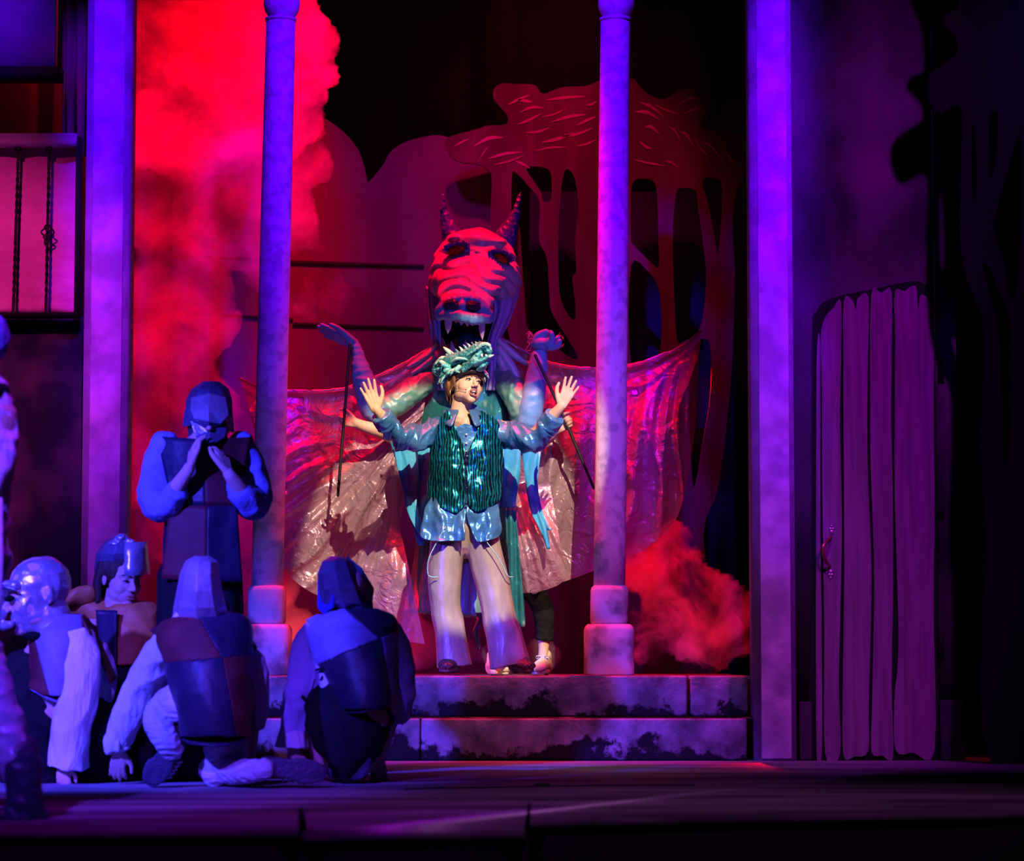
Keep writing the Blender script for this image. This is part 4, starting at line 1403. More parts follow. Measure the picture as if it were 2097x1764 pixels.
def shoe(q, x, y, ang, L, par, m, msole, name='sneaker', laces=True, h=.075, sole_h=.03, w=.046):
    """shoe pointing along ang in plan; toe toward -y when ang=0"""
    c = q
    R = Matrix.Rotation(ang, 3, 'Z')

    def T(a, b_, z):
        return c + R @ V((a, b_, z))

    b = B()
    b.sweep([T(0, .10, .045), T(0, .02, .05), T(0, -.08, .042), T(0, -.15, .034)], [w * .8, w * .92, w * 1.03, w * .8], [.05, .045, .034, .022], n=16)
    b.sweep([T(0, .075, .05), T(0, .07, h + .035)], [w * .85, w * .8], [w * .9, w * .95], n=14)
    b.sweep([T(0, .04, .075), T(0, -.04, .07), T(0, -.09, .055)], [w * .62, w * .66, w * .6], [.022, .02, .015], n=12)
    s = obj(name, b.remesh(.005, 3), m, par)
    sb_ = B()
    pts = []
    for i in range(24):
        t = 2 * math.pi * i / 24
        yy = math.cos(t)
        xx = math.sin(t)
        wid = w * (1.05 if yy < 0 else .92) * (1 - .12 * abs(xx) * (yy > .5))
        pts.append((xx * wid, yy * .138 - .022))
    rings = [[T(a, b_, z) for a, b_ in pts] for z in (0.002, sole_h * .5, sole_h)]
    sb_.loft(rings)
    obj('sole', sb_, msole, s, mods=[('BEVEL', dict(width=.005, segments=2, limit_method='ANGLE'))])
    if laces:
        lb_ = B()
        for i in range(4):
            yy = .02 - i * .03
            z = .098 - i * .009
            lb_.sweep([T(-w * .55, yy, z - .012), T(0, yy - .006, z), T(w * .55, yy, z - .012)], .0032, n=6, m=4)
        for sg in (-1, 1):
            lb_.sweep([T(0, .02, .1), T(sg * .03, -.005, .108), T(sg * .042, .02, .092), T(sg * .012, .025, .1)], .003, n=6, m=4)
            lb_.sweep([T(0, .02, .1), T(sg * .016, -.03, .085), T(sg * .02, -.065, .062)], .0028, n=6, m=4)
        obj('shoelace', lb_, M['lace'], s)
    return s


def onplat(x, Y, z=PT):
    return V((W(x, 1385, Y).x, Y, z))


shoe(onplat(1111, 1.30), 0, 0, -.25, .28, pup, M['sneaker'], M['sneaker'])
shoe(onplat(1018, 1.36), 0, 0, .35, .28, pup, M['sneaker'], M['sneaker'])
# ================================================================== PERFORMER
FY0 = 0.62


def fq(x, y, dy=0.0):
    return W(x, y, FY0 + dy)


sF = S(FY0)
per = root('person', (fq(985, 1385).x, FY0, PT), 'singing performer with raised hands, teal vest, blue satin shirt and dragon headdress', 'person')
pb = B()
FH = head_matrix(fq(953, 793, -.03), math.radians(30), math.radians(-10), math.radians(10), 1.06)
head(pb, FH, 1.02)
pb.sweep([fq(945, 815, .01), fq(948, 850, .02), fq(952, 880, .03)], [.056, .056, .07], n=18)
pb.sweep([fq(955, 862, .03), fq(955, 900, .02), fq(953, 960, .0), fq(952, 1020, .0), fq(950, 1065, .02), fq(950, 1080, .02)], [.12, .175, .165, .15, .16, .15], [.07, .10, .105, .10, .10, .09], n=24)
pb.sweep([fq(896, 880, .02), fq(862, 893, -.06), fq(828, 897, -.16), fq(800, 872, -.24), fq(779, 848, -.29), fq(770, 838, -.30)], [.055, .050, .043, .040, .028, .025], n=16)
hand(pb, fq(771, 842, -.30), V((-.34, -.05, .93)), V((.1, -.97, .1)), V((.93, .1, .34)), L=.188, curl=(.10, .08, .05), spread=.14, thumb=.0)
pb.sweep([fq(1022, 880, .02), fq(1060, 893, -.06), fq(1095, 892, -.16), fq(1120, 866, -.22), fq(1143, 840, -.27), fq(1150, 832, -.28)], [.055, .050, .043, .040, .028, .025], n=16)
hand(pb, fq(1149, 834, -.28), V((.42, -.05, .90)), V((-.1, -.97, .1)), V((-.90, .1, .42)), L=.182, curl=(.06, .08, .05), spread=.16, thumb=.0)
for x0, x1, x2 in ((922, 913, 918), (978, 1025, 1058)):
    pb.sweep([fq(x0, 1100, .02), fq(x1, 1230, .0), fq(x2, 1365, .02)], [.085, .058, .04], n=16)
body = obj('body', pb.remesh(.0033, 5), M['skin'], per)
face_parts(FH, body, openm=1.25, closed=True)
# hair
hb = B()
hq = FH.to_3x3()
hb.ell(FH @ V((0, .022, .052)), (.084, .094, .078), rot=hq, n=24, k=16)
random.seed(21)


def lock(pts, r):
    hb.sweep([FH @ V(p) for p in pts], [r, r * 1.1, r * .8, r * .2][:len(pts)] if len(pts) == 4 else [r, r, r * .3], n=8, m=4)


for i in range(34):
    t = -1 + 2 * i / 33
    a = t * 1.5
    sx = math.sin(a)
    x1 = .080 * sx
    y1 = -.090 * math.cos(a) - .006
    drop = .030 + .012 * random.random() - .030 * abs(t) ** 1.5
    lock([(.02 * sx, .0, .125), (x1 * .7, y1 * .75, .112), (x1 * 1.0, y1 * 1.02, .075), (x1 * 1.04 + .006, y1 * 1.03, drop)], .0105)
for i in range(40):
    t = i / 39
    a = math.pi * (0.52 + t * .96)
    x1, y1 = .082 * math.sin(a + math.pi), -.0 + .092 * -math.cos(a)
    x1 = .084 * math.cos(math.pi * t)
    y1 = .02 + .086 * math.sin(math.pi * t)
    lock([(x1 * .3, .02 + y1 * .2, .125), (x1 * .98, y1 * .95, .075), (x1 * 1.04, y1 * 1.06, .0), (x1 * .9, y1 * 1.0, -.055 - .03 * random.random() * (1 if .15 < t < .85 else .2))], .012)
for s in (-1, 1):
    for k in range(5):
        lock([(s * .066, -.03 + k * .008, .09), (s * .083, -.030 + k * .010, .045), (s * .084, -.030 + k * .010, .005), (s * .081, -.034 + k * .009, -.022 - .01 * k)], .007)
obj('hair', hb.remesh(.0035, 1), M['hair'], body)
# ears stay visible on the viewer's left; headset microphone and ear ring
mw = B().sweep([FH @ V((-.086, .012, .030)), FH @ V((-.088, -.010, .012)), FH @ V((-.082, -.040, -.020)), FH @ V((-.066, -.074, -.042)), FH @ V((-.048, -.090, -.050))], .0013, n=6, m=5)
mc = obj('headset_microphone', mw, M['micwire'], body)
obj('mic_tip', B().ell(FH @ V((-.046, -.092, -.050)), (.0035, .0035, .0035)), M['mic'], mc)
ear_r = B()
p0 = FH @ V((-.086, .006, -.034))
ear_r.sweep([p0, p0 + V((0, -.002, -.025)), p0 + V((.001, 0, -.055))], [.0012, .003, .0012], n=6)
ear_r.ell(p0, (.003, .003, .003))
obj('earring', ear_r, M['gold'], body)

# ---- dragon headdress
hd = obj('headdress', (lambda b: b.remesh(.0035, 1, folds(.0025, 45, 45, 45)))(
    B().sweep([fq(905, 765, .05), fq(915, 750, .03), fq(934, 742, -.02), fq(955, 734, -.07), fq(972, 722, -.11), fq(988, 712, -.14), fq(998, 716, -.15)],
              [10 / sF, 15 / sF, 17 / sF, 15 / sF, 12 / sF, 12 / sF, 8 / sF], [.07, .08, .075, .065, .055, .05, .035], side=V((0.3, 0, 1)), n=20, m=4)
    .ell(fq(995, 712, -.15), (9 / sF, .045, 8 / sF)).ell(fq(1000, 720, -.15), (9 / sF, .04, 7 / sF))
    .ell(fq(935, 741, -.085), (8 / sF, .022, 7 / sF))), M['hat'], per, 'teal dragon head headdress with horns and open jaws')
jb = B()
jb.sweep([fq(958, 748, -.10), fq(975, 745, -.14), fq(990, 738, -.16), fq(1004, 728, -.17)], [6 / sF, 7 / sF, 6 / sF, 3 / sF], [.045, .045, .035, .015], side=V((0, 0, 1)), n=14)
jb.sweep([fq(982, 758, -.12), fq(992, 750, -.14), fq(1000, 740, -.14)], [4 / sF, 5 / sF, 2 / sF], [.03, .03, .01], side=V((0, 0, 1)), n=10)
obj('lower_jaw', jb.remesh(.004, 1, folds(.002, 50, 50, 50)), M['hat'], hd)
sn = B()
sn.sweep([fq(948, 756, -.12), fq(962, 746, -.15), fq(974, 733, -.17), fq(985, 722, -.175)], [10 / sF, 9 / sF, 8 / sF, 5 / sF], [.012, .014, .014, .01], side=V((.4, 0, 1)), n=12)
obj('upper_lip_plate', sn.remesh(.004, 1, folds(.003, 60, 60, 60)), M['hat'], hd)
obj('horn', B().sweep([fq(934, 738, -.04), fq(925, 727, -.04), fq(916, 718, -.03), fq(909, 712, -.02)], [6.5 / sF, 6 / sF, 4.5 / sF, 2 / sF], n=14), M['hatlight'], hd)
obj('horn', B().sweep([fq(938, 734, .05), fq(928, 728, .06), fq(914, 726, .07)], [5 / sF, 4.5 / sF, 1.5 / sF], n=12), M['hatlight'], hd)
for (x0, y0, x1, y1, x2, y2, r, dy) in [(925, 742, 905, 733, 892, 746, 5, -.03), (918, 750, 902, 741, 901, 746, 5, -.05), (920, 752, 905, 748, 903, 760, 6, -.06), (922, 758, 910, 760, 905, 772, 6, -.06), (930, 760, 918, 764, 912, 772, 6, -.08),
                                        (918, 768, 908, 772, 903, 786, 5, -.04), (935, 756, 925, 762, 922, 770, 5, -.10), (940, 752, 934, 760, 944, 764, 5, -.11), (912, 760, 902, 764, 898, 778, 5, 0), (908, 775, 903, 785, 906, 796, 4, -.01),
                                        (986, 752, 992, 764, 997, 770, 4, -.06), (990, 758, 997, 768, 1001, 776, 4, -.03), (985, 760, 990, 772, 994, 782, 4, -.04)]:
    obj('frill_spike', B().sweep([fq(x0, y0, dy), fq(x1, y1, dy - .01), fq(x2, y2, dy)], [r / sF, r * .8 / sF, .8 / sF], [.014, .012, .003], side=V((.7, 0, .7)), n=10, m=4), M['hatlight' if r < 6 else 'hat'], hd)
random.seed(31)
for i in range(9):
    t = i / 8
    x, y = 922 + 66 * t, 732 - 28 * t - 6 * math.sin(math.pi * t)
    obj('spine', B().sweep([fq(x, y + 3, -.05 - .08 * t), fq(x - 3, y - 2, -.05 - .08 * t), fq(x - 7, y - 5 - 2 * (1 - t), -.04 - .08 * t)], [4.2 / sF * (1.1 - t * .5), 2.8 / sF * (1.1 - t * .5), .5 / sF], n=8, m=3), M['hatlight' if i % 2 else 'hat'], hd)
obj('brow_ridge', B().sweep([fq(926, 741, -.10), fq(936, 735, -.125), fq(950, 735, -.13), fq(958, 738, -.12)], [2 / sF, 3.4 / sF, 3 / sF, 1 / sF], n=10, m=4), M['hatlight'], hd)
obj('snout_ridge', B().sweep([fq(955, 729, -.13), fq(975, 716, -.17), fq(990, 705, -.19), fq(1001, 707, -.19), fq(1005, 716, -.18)], [2 / sF, 3.2 / sF, 4.5 / sF, 4 / sF, 3 / sF], n=10, m=4).remesh(.003, 1, folds(.002, 60, 60, 60)), M['hatlight'], hd)
for i in range(12):
    a = math.radians(95 + i * 15)
    r1, r2 = 26 + 3 * math.sin(i * 2.1), 40 + 6 * math.sin(i * 1.7)
    c = (928, 762)
    x1, y1 = c[0] + r1 * .75 * math.cos(a), c[1] - r1 * math.sin(a) * .8
    x2, y2 = c[0] + r2 * .85 * math.cos(a), c[1] - r2 * math.sin(a) * .8
    if x1 > 925:
        continue
    obj('frill_spike', B().sweep([fq(x1 + 6, y1, .0), fq((x1 + x2) / 2, (y1 + y2) / 2 - 2, -.03), fq(x2, y2 + 4, -.01)], [6 / sF, 4.5 / sF, .8 / sF], [.012, .010, .003], side=V((.3, 0, 1)), n=10, m=4), M['hat' if i % 2 else 'hatlight'], hd)
for (x, y, x2, y2, r) in [(976, 733, 978, 741, 3.4), (986, 726, 988, 733, 3), (995, 727, 998, 734, 2.6), (1001, 731, 1012, 727, 3.4)]:
    obj('tooth', B().sweep([fq(x, y, -.175), fq((x + x2) / 2, (y + y2) / 2, -.18), fq(x2, y2, -.18)], [r / sF, r * .7 / sF, .3 / sF], n=8, rnd=False), M['teeth'], hd)
obj('nostril', B().ell(fq(990, 706, -.185), (3.2 / sF, .01, 2.6 / sF)), M['mic'], hd)
obj('eye', B().ell(fq(938, 741, -.112), (3.5 / sF, .008, 3 / sF)), M['nostril'], hd)
obj('head_band', B().sweep([fq(915, 782, -.03), fq(935, 770, -.10), fq(960, 760, -.135), fq(985, 763, -.10), fq(995, 775, -.02)], [4.5 / sF] * 5, [.006] * 5, side=V((0, 0, 1)), n=8), M['mic'], hd)

# ---- shirt
def satinfold(p):
    sgn = 1 if p.x > 0 else -1
    u = p.x * 13 + sgn * p.z * 5
    a = abs(noise.noise(V((u, p.y * 4, p.z * 5 - sgn * p.x * 3))))
    c = abs(noise.noise(V((u * 2.1, p.y * 6, p.z * 7 + 4))))
    return .023 * (.5 - a * 2.2) + .009 * (.5 - c * 2)


sb = B()
sb.sweep([fq(953, 860, .03), fq(953, 872, .03), fq(953, 900, .02), fq(952, 960, .0), fq(951, 1000, .0), fq(950, 1046, .0)], [.13, .19, .20, .185, .180, .185], [.085, .105, .125, .13, .125, .125], n=36, m=5)
for side_ in (0, 1):
    if side_ == 0:
        pts = [fq(893, 885, .02), fq(862, 893, -.06), fq(832, 903, -.16), fq(810, 888, -.21), fq(795, 868, -.25), fq(789, 862, -.26)]
    else:
        pts = [fq(1024, 885, .02), fq(1058, 895, -.06), fq(1090, 898, -.15), fq(1108, 886, -.19), fq(1124, 866, -.235), fq(1127, 862, -.24)]
    sb.sweep(pts, [.078, .076, .076, .062, .050, .050], n=22, m=5, rnd=True)
shirt = obj('shirt', sb.remesh(.0055, 4, satinfold), M['satin'], per)
# rolled cuffs
for a, c in ((fq(791, 866, -.255), fq(781, 851, -.285)), (fq(1126, 867, -.235), fq(1136, 853, -.262))):
    cb = B()
    ax = (c - a).normalized()
    cb.sweep([a - ax * .012, a, c, c + ax * .006], [.056, .062, .060, .054], n=22, m=3, rnd=False)
    cb.sweep([a - ax * .03, a - ax * .012], [.058, .066], n=22, m=2, rnd=False)
    obj('cuff', cb.remesh(.0045, 2, folds(.005, 20, 20, 20)), M['satin'], shirt)


def panel(rows, name, m, par, q, cx, dyc, rw, rd, thick=.006, nx=22, ny=40, fold=0, ff=9, flare=0):
    """cloth panel between two edges wrapped on an elliptic body: rows = (y, xl, xr)"""
    rr = crom([tuple(r) for r in rows], max(2, ny // len(rows)))
    out = []
    for i, (y, xa, xb) in enumerate(rr):
        t_ = i / (len(rr) - 1)
        r_ = []
        for j in range(nx + 1):
            x = xa + (xb - xa) * j / nx
            u = (x - cx) / rw
            u = max(min(u, .995), -.995)
            d = dyc - rd * math.sqrt(1 - u * u) - flare * t_
            if fold:
                d += fold * (.3 + t_) * (math.sin(x * ff / 20 + 3.2 * noise.noise(V((x * .035, y * .02, 1)))) + 1.2 * noise.noise(V((x * .09, y * .05, 4))))
            r_.append(q(x, y, d))
        out.append(r_)
    return obj(name, sheet(out), m, par, mods=[('SOLIDIFY', dict(thickness=thick, offset=1))])


# shirt tails hanging over the trousers
panel([(1018, 884, 953), (1040, 870, 953), (1060, 866, 953), (1085, 860, 952), (1100, 862, 951), (1108, 885, 950)], 'shirt_tail', M['satin'], shirt, fq, 950, .01, 92, .126, fold=.018, flare=.05, ff=2.6, nx=34)
panel([(1018, 955, 1014), (1040, 955, 1022), (1060, 957, 1024), (1085, 965, 1028), (1100, 972, 1020), (1110, 978, 990)], 'shirt_tail', M['satin'], shirt, fq, 950, .01, 92, .126, fold=.018, flare=.05, ff=2.6, nx=34)
# shirt front in the v neck, collar, buttons
panel([(868, 951, 955), (874, 938, 970), (885, 930, 980), (905, 936, 975), (932, 950, 962)], 'shirt_front', M['satin'], shirt, fq, 953, .005, 90, .135, thick=.003)
for sg in (-1, 1):
    nc = V(fq(950, 846, -.020))
    rows = []
    for i in range(13):
        t = i / 12
        a_ = math.radians(90 - 158 * t)      # from the nape round to the front
        d_ = V((sg * math.cos(a_) * 1.05, math.sin(a_) * (1.28 if a_ < 0 else 1), 0))
        topz = nc + V((0, 0, .030 - .020 * t ** 2))
        low = .052 * (1 - t * .15) + .060 * max(t - .55, 0) / .45
        rows.append([topz + d_ * V((.062, .066, 1)).x + V((0, 0, 0)),
                     topz + d_ * .078 + V((0, 0, -.004)),
                     topz + d_ * .098 + V((sg * .010 * t, -.012 * t, -low * .55)),
                     topz + d_ * .112 + V((sg * .020 * t, -.020 * t, -low))])
    obj('collar', sheet(rows), M['satincollar'], shirt, mods=[('SUBSURF', dict(levels=1, render_levels=1)), ('SOLIDIFY', dict(thickness=.005))])
obj('skin_vee', B().ell(fq(953, 872, -.06), (14 / sF, .055, 22 / sF)).remesh(.005, 2), M['skin'], body)
for yy in (890, 908, 925):
    obj('button', B().ell(fq(955, yy, -.14), (.0055, .003, .0055)), M['teeth'], shirt)
# ---- vest
vroot = obj('vest', B().sweep([fq(953, 866, .045), fq(953, 880, .04), fq(953, 960, .02), fq(951, 1018, .02)], [.120, .185, .203, .198], [.085, .105, .12, .12], n=40, m=6, rnd=False), M['vest'], per)
vl = [(841, 916, 919), (847, 909, 922), (858, 900, 926), (870, 899, 930), (890, 893, 938), (905, 887, 946), (925, 880, 953), (960, 876, 955), (1000, 874, 955), (1022, 876, 954), (1034, 889, 951), (1044, 912, 943), (1051, 930, 936)]
vr = [(841, 983, 987), (847, 984, 996), (858, 984, 1015), (870, 981, 1023), (890, 975, 1025), (905, 968, 1028), (925, 959, 1030), (960, 956, 1031), (1000, 957, 1029), (1022, 957, 1028), (1034, 960, 1012), (1042, 966, 994), (1048, 972, 980)]
panel(vl, 'front_panel', M['vest'], vroot, fq, 953, .02, 84, .165, ny=66, fold=.004, ff=3)
panel(vr, 'front_panel', M['vest'], vroot, fq, 953, .02, 84, .165, ny=66, fold=.004, ff=3)
fb = B()
fb.sweep([fq(956, 925, -.155), fq(952, 935, -.165), fq(955, 950, -.165), fq(960, 938, -.165), fq(956, 926, -.16)], .0035, n=8, m=4)
fb.sweep([fq(955, 945, -.16), fq(954, 1000, -.155)], .003, n=6, m=3)
for yy in (930, 965, 1000, 1032):
    fb.ell(fq(955, yy, -.158), (.007, .004, .007))
obj('clasp', fb, M['nostril'], vroot)

# ---- trousers
tb = B()
tb.sweep([fq(950, 1040, .02), fq(950, 1080, .02), fq(950, 1108, .02)], [.165, .19, .17], [.11, .125, .10], n=32)
tb.sweep([fq(918, 1085, .0), fq(912, 1160, .0), fq(912, 1240, -.01), fq(924, 1310, -.02), fq(930, 1366, -.02)], [36 / sF, 36 / sF, 32 / sF, 33 / sF, 36 / sF], [.115, .11, .095, .09, .10], n=30, m=5, rnd=False)
tb.sweep([fq(980, 1085, .0), fq(1000, 1160, .0), fq(1018, 1240, -.01), fq(1034, 1310, -.02), fq(1045, 1364, -.02)], [37 / sF, 36 / sF, 35 / sF, 38 / sF, 42 / sF], [.115, .11, .10, .095, .105], n=30, m=5, rnd=False)


def creases(p):
    v = noise.noise(V((p.x * 9, p.y * 5, p.z * 2.0)))
    k = math.sin(p.z * 38 + 5 * p.x) * math.exp(-((p.z - PT - .30) / .12) ** 2) * .002
    return (0.3 - abs(v) * 2) * .007 + k


trs = obj('trousers', tb.remesh(.006, 4, creases), M['trouser'], per)
# dangling cord on the thigh
obj('cord', B().sweep([fq(912, 1080, -.16), fq(895, 1110, -.15), fq(878, 1145, -.14), fq(876, 1175, -.12), fq(884, 1182, -.11), fq(896, 1182, -.12)], .003, n=6, m=5), M['hatlight'], trs)
obj('cord', B().sweep([fq(998, 1112, -.15), fq(1015, 1135, -.14), fq(1030, 1160, -.13), fq(1040, 1180, -.11), fq(1050, 1182, -.08)], .003, n=6, m=5), M['hatlight'], trs)
# platform slip on shoes
for x, an in ((922, -.15), (1066, .3)):
    s = shoe(onplat(x, FY0 - .02, PT), 0, 0, an, .27, per, M['checker'], M['creamsole'], 'slip_on_shoe', laces=False, sole_h=.05, w=.052)
    s.location.z += .018
# ================================================================== THE CROWD IN FABRIC ARMOUR
def fig(Y0):
    return lambda x, y, dy=0.0: W(x, y, Y0 + dy)


def faceted(q, rings, name, m, par, thick=.006, flat=True, openfront=None, lab=None, n=8):
    """low-poly fabric helmet: rings of (y, cx, rx, dyc, rd)"""
    rr = []
    for (y, cx, rx, dyc, rd) in rings:
        ring = []
        for j in range(n):
            a = 2 * math.pi * (j + .5) / n
            ring.append(q(cx + rx * math.cos(a), y + random.uniform(-1.5, 1.5), dyc + rd * math.sin(a)))
        rr.append(ring)
    b = B()
    vs_ = [p for r in rr for p in r]
    fs = []
    for i in range(len(rr) - 1):
        for j in range(n):
            k = (j + 1) % n
            fs.append((i * n + j, i * n + k, (i + 1) * n + k, (i + 1) * n + j))
    fs.append(tuple(range(n)))
    b.add(vs_, fs)
    return obj(name, b, m, par, lab, flat=flat, mods=[('SOLIDIFY', dict(thickness=thick)), ('BEVEL', dict(width=.006, segments=2, limit_method='ANGLE')), ])


def patch(q, pts, dys, name, m, par, thick=.008, lab=None, flat=True):
    """quad-ish cloth patch: corner list (x, y) with depths; fan from centre for relief"""
    vs_ = [q(x, y, d) for (x, y), d in zip(pts, dys)]
    c = V((0, 0, 0))
    for v in vs_:
        c += v
    c /= len(vs_)
    b = B().add(vs_ + [c], [(i, (i + 1) % len(vs_), len(vs_)) for i in range(len(vs_))])
    return obj(name, b, m, par, lab, flat=flat, mods=[('SOLIDIFY', dict(thickness=thick))])


def quilt(q, cells, name, par, thick=.01, fold=.01):
    """tabard made of coloured squares; cells: (tl, tr, br, bl, dy tuple, material)"""
    for (tl, tr, br, bl, dy, mk) in cells:
        rows = []
        N_ = 12
        for i in range(N_ + 1):
            t = i / N_
            r_ = []
            for j in range(N_ + 1):
                s = j / N_
                x = (tl[0] * (1 - s) + tr[0] * s) * (1 - t) + (bl[0] * (1 - s) + br[0] * s) * t
                y = (tl[1] * (1 - s) + tr[1] * s) * (1 - t) + (bl[1] * (1 - s) + br[1] * s) * t
                d = (dy[0] * (1 - s) + dy[1] * s) * (1 - t) + (dy[3] * (1 - s) + dy[2] * s) * t
                d += fold * noise.noise(V((x * .03, y * .012, 2)))
                r_.append(q(x, y, d))
            rows.append(r_)
        obj(name, sheet(rows), M[mk], par, mods=[('SOLIDIFY', dict(thickness=thick))])


# ---------------------------------------------------------------- standing soldier
Y = -2.3
q = fig(Y)
s = S(Y)
zf = 0.0
so = root('person', (q(415, 1500).x, Y, 0), 'standing person in faceted silver helmet lifting both hands to the chin', 'person')
b = B()
SH = head_matrix(q(432, 862, -.02), 0.05, math.radians(12), 0, 1.05)
head(b, SH)
b.sweep([q(428, 880, .02), q(424, 905, .03), q(418, 935, .03), q(415, 1010, .02), q(412, 1090, .03), q(410, 1150, .03)], [.058, .09, .185, .165, .155, .17], [.058, .07, .105, .11, .10, .11], n=22)
b.sweep([q(350, 925, .02), q(326, 980, .03), q(330, 1030, -.02), q(352, 1012, -.13), q(378, 975, -.19), q(388, 958, -.20)], [.055, .050, .044, .040, .030, .026], n=16)
hand(b, q(388, 962, -.20), V((.12, .15, .95)), V((.8, .5, 0)), V((.35, -.85, .1)), L=.185, curl=(.35, .45, .3), spread=.08, thumb=.2)
b.sweep([q(482, 925, .02), q(512, 980, .03), q(515, 1030, -.02), q(495, 1005, -.13), q(474, 978, -.19), q(468, 970, -.20)], [.055, .050, .044, .040, .030, .026], n=16)
hand(b, q(470, 972, -.20), V((-.35, .1, .85)), V((-.35, .7, -.2)), V((-.55, -.6, .2)), L=.185, curl=(.45, .6, .4), spread=.08, thumb=.2)
for dx in (-28, 32):
    b.sweep([q(412 + dx, 1140, .03), q(410 + dx * 1.3, 1360, .02), q(408 + dx * 1.5, 1570, .03)], [.09, .06, .042], n=14)
body = obj('body', b.remesh(.0045, 3), M['skin2'], so)
random.seed(2)
hm = faceted(q, [(781, 432, 18, .02, .05), (796, 430, 40, .02, .11), (820, 428, 50, .02, .14), (850, 428, 51, .02, .14), (880, 428, 46, .06, .12), (900, 424, 40, .10, .08)], 'helmet', M['silverdark'], so, lab='faceted dark silver fabric helmet', n=10)
patch(q, [(392, 815), (430, 806), (462, 815), (468, 850), (452, 868), (428, 862), (398, 858), (390, 840)], [-.12, -.15, -.13, -.10, -.13, -.165, -.13, -.10], 'visor', M['silver'], hm, .01)
patch(q, [(390, 862), (428, 868), (466, 864), (460, 895), (432, 913), (400, 893)], [-.09, -.15, -.09, -.10, -.15, -.10], 'chin_mask', M['silverdark'], hm, .008)
patch(q, [(378, 838), (392, 850), (388, 872), (374, 874)], [-.02, -.06, -.04, 0], 'ear_flap', M['silverdark'], hm, .008)
patch(q, [(462, 830), (474, 845), (477, 886), (468, 884), (458, 868)], [-.04, .0, .0, -.03, -.07], 'ear_flap', M['silver'], hm, .008)
patch(q, [(404, 893), (432, 914), (462, 888), (470, 905), (440, 935), (405, 915)], [-.09, -.14, -.08, -.04, -.12, -.06], 'neck_guard', M['silverdark'], hm, .006)
b = B()
b.sweep([q(338, 912, .02), q(322, 975, .04), q(322, 1030, -.01), q(346, 1030, -.10), q(360, 1010, -.14)], [.070, .082, .082, .068, .058], n=20, m=5)
b.sweep([q(494, 912, .02), q(514, 975, .04), q(520, 1030, -.01), q(500, 1018, -.10), q(488, 1000, -.13)], [.066, .078, .080, .064, .056], n=20, m=5)
obj('shirt_sleeves', b.remesh(.007, 3, folds(.008, 9, 9, 12)), M['bluecloth'], so)
b = B()
b.sweep([q(418, 902, .03), q(417, 925, .03), q(414, 1000, .03), (q(412, 1100, .03)), q(412, 1190, .03)], [.13, .175, .16, .17, .175], [.08, .12, .13, .14, .15], n=30, m=4, rnd=False)
tb_ = obj('tabard', b, M['tabdark'], so)
quilt(q, [((320, 893), (418, 900), (420, 1036), (352, 1036), (-.02, -.13, -.14, -.10), 'tabdark'),
          ((418, 900), (516, 895), (488, 1036), (420, 1036), (-.13, -.02, -.10, -.14), 'tabred'),
          ((346, 1036), (424, 1036), (424, 1192), (330, 1185), (-.11, -.145, -.16, -.10), 'tabred'),
          ((424, 1036), (486, 1036), (497, 1192), (424, 1192), (-.145, -.11, -.10, -.16), 'tabdark')], 'tabard_square', tb_)
b = B()
b.sweep([q(411, 1150, .03), q(410, 1200, .03), q(408, 1400, .03), q(408, 1590, .03)], [.17, .19, .20, .20], [.13, .15, .16, .16], n=30, m=4, rnd=False)
obj('long_skirt', b.remesh(.009, 3, folds(.016, 12, 12, 1)), M['blackcloth'], so)

# ---------------------------------------------------------------- kneeling person, centre
Y = -2.9
q = fig(Y)
s = S(Y)
k1 = root('person', (q(430, 1600).x, Y, 0), 'person on hands and knees seen from behind, silver hood and maroon patchwork tabard', 'person')
b = B()
KH = head_matrix(q(415, 1215, -.05), math.pi, math.radians(-25), 0, 1.0)
head(b, KH)
b.sweep([q(412, 1260, .0), q(415, 1290, .0), q(425, 1350, -.03), q(440, 1420, -.06), q(450, 1455, -.06)], [.06, .15, .15, .14, .15], [.06, .08, .10, .11, .12], n=22)
b.sweep([q(350, 1310, .02), q(300, 1390, .10), q(255, 1470, .16), q(243, 1525, .18)], [.055, .045, .035, .028], n=16)
hand(b, q(243, 1535, .18), V((-.1, .3, -.95)), V((0, .9, .2)), V((.9, 0, 0)), L=.17, curl=(.2, .3, .2), spread=.1)
b.sweep([q(490, 1310, .02), q(520, 1380, .16), q(516, 1480, .24), q(510, 1560, .26)], [.055, .045, .035, .028], n=16)
b.sweep([q(420, 1445, -.03), q(376, 1470, .0), q(335, 1480, -.03), q(348, 1525, -.09)], [.07, .06, .045, .035], n=14)
b.sweep([q(462, 1460, -.03), q(462, 1530, .03), q(466, 1575, .02), q(500, 1581, -.12), q(532, 1578, -.19)], [.08, .06, .045, .035, .03], n=14)
obj('body', b.remesh(.006, 3), M['skin2'], k1)
random.seed(4)
hm = faceted(q, [(1140, 415, 16, -.06, .05), (1150, 414, 34, -.06, .10), (1175, 410, 42, -.06, .14), (1210, 410, 48, -.05, .15), (1245, 411, 56, -.03, .15), (1282, 415, 64, .02, .14)], 'helmet', M['silver'], k1, lab='crumpled silver fabric hood seen from behind', n=9)
patch(q, [(372, 1235), (352, 1270), (342, 1300), (362, 1290), (385, 1262)], [.0, .04, .08, -.02, -.08], 'hood_flap', M['silverdark'], hm)
patch(q, [(455, 1225), (474, 1255), (480, 1300), (468, 1310), (455, 1265)], [.0, .04, .08, .02, -.08], 'hood_flap', M['silverdark'], hm)
b = B()
b.sweep([q(412, 1245, .0), q(412, 1262, -.02), q(412, 1275, -.03)], [.10, .12, .15], [.06, .08, .08], n=22, m=3, rnd=False)
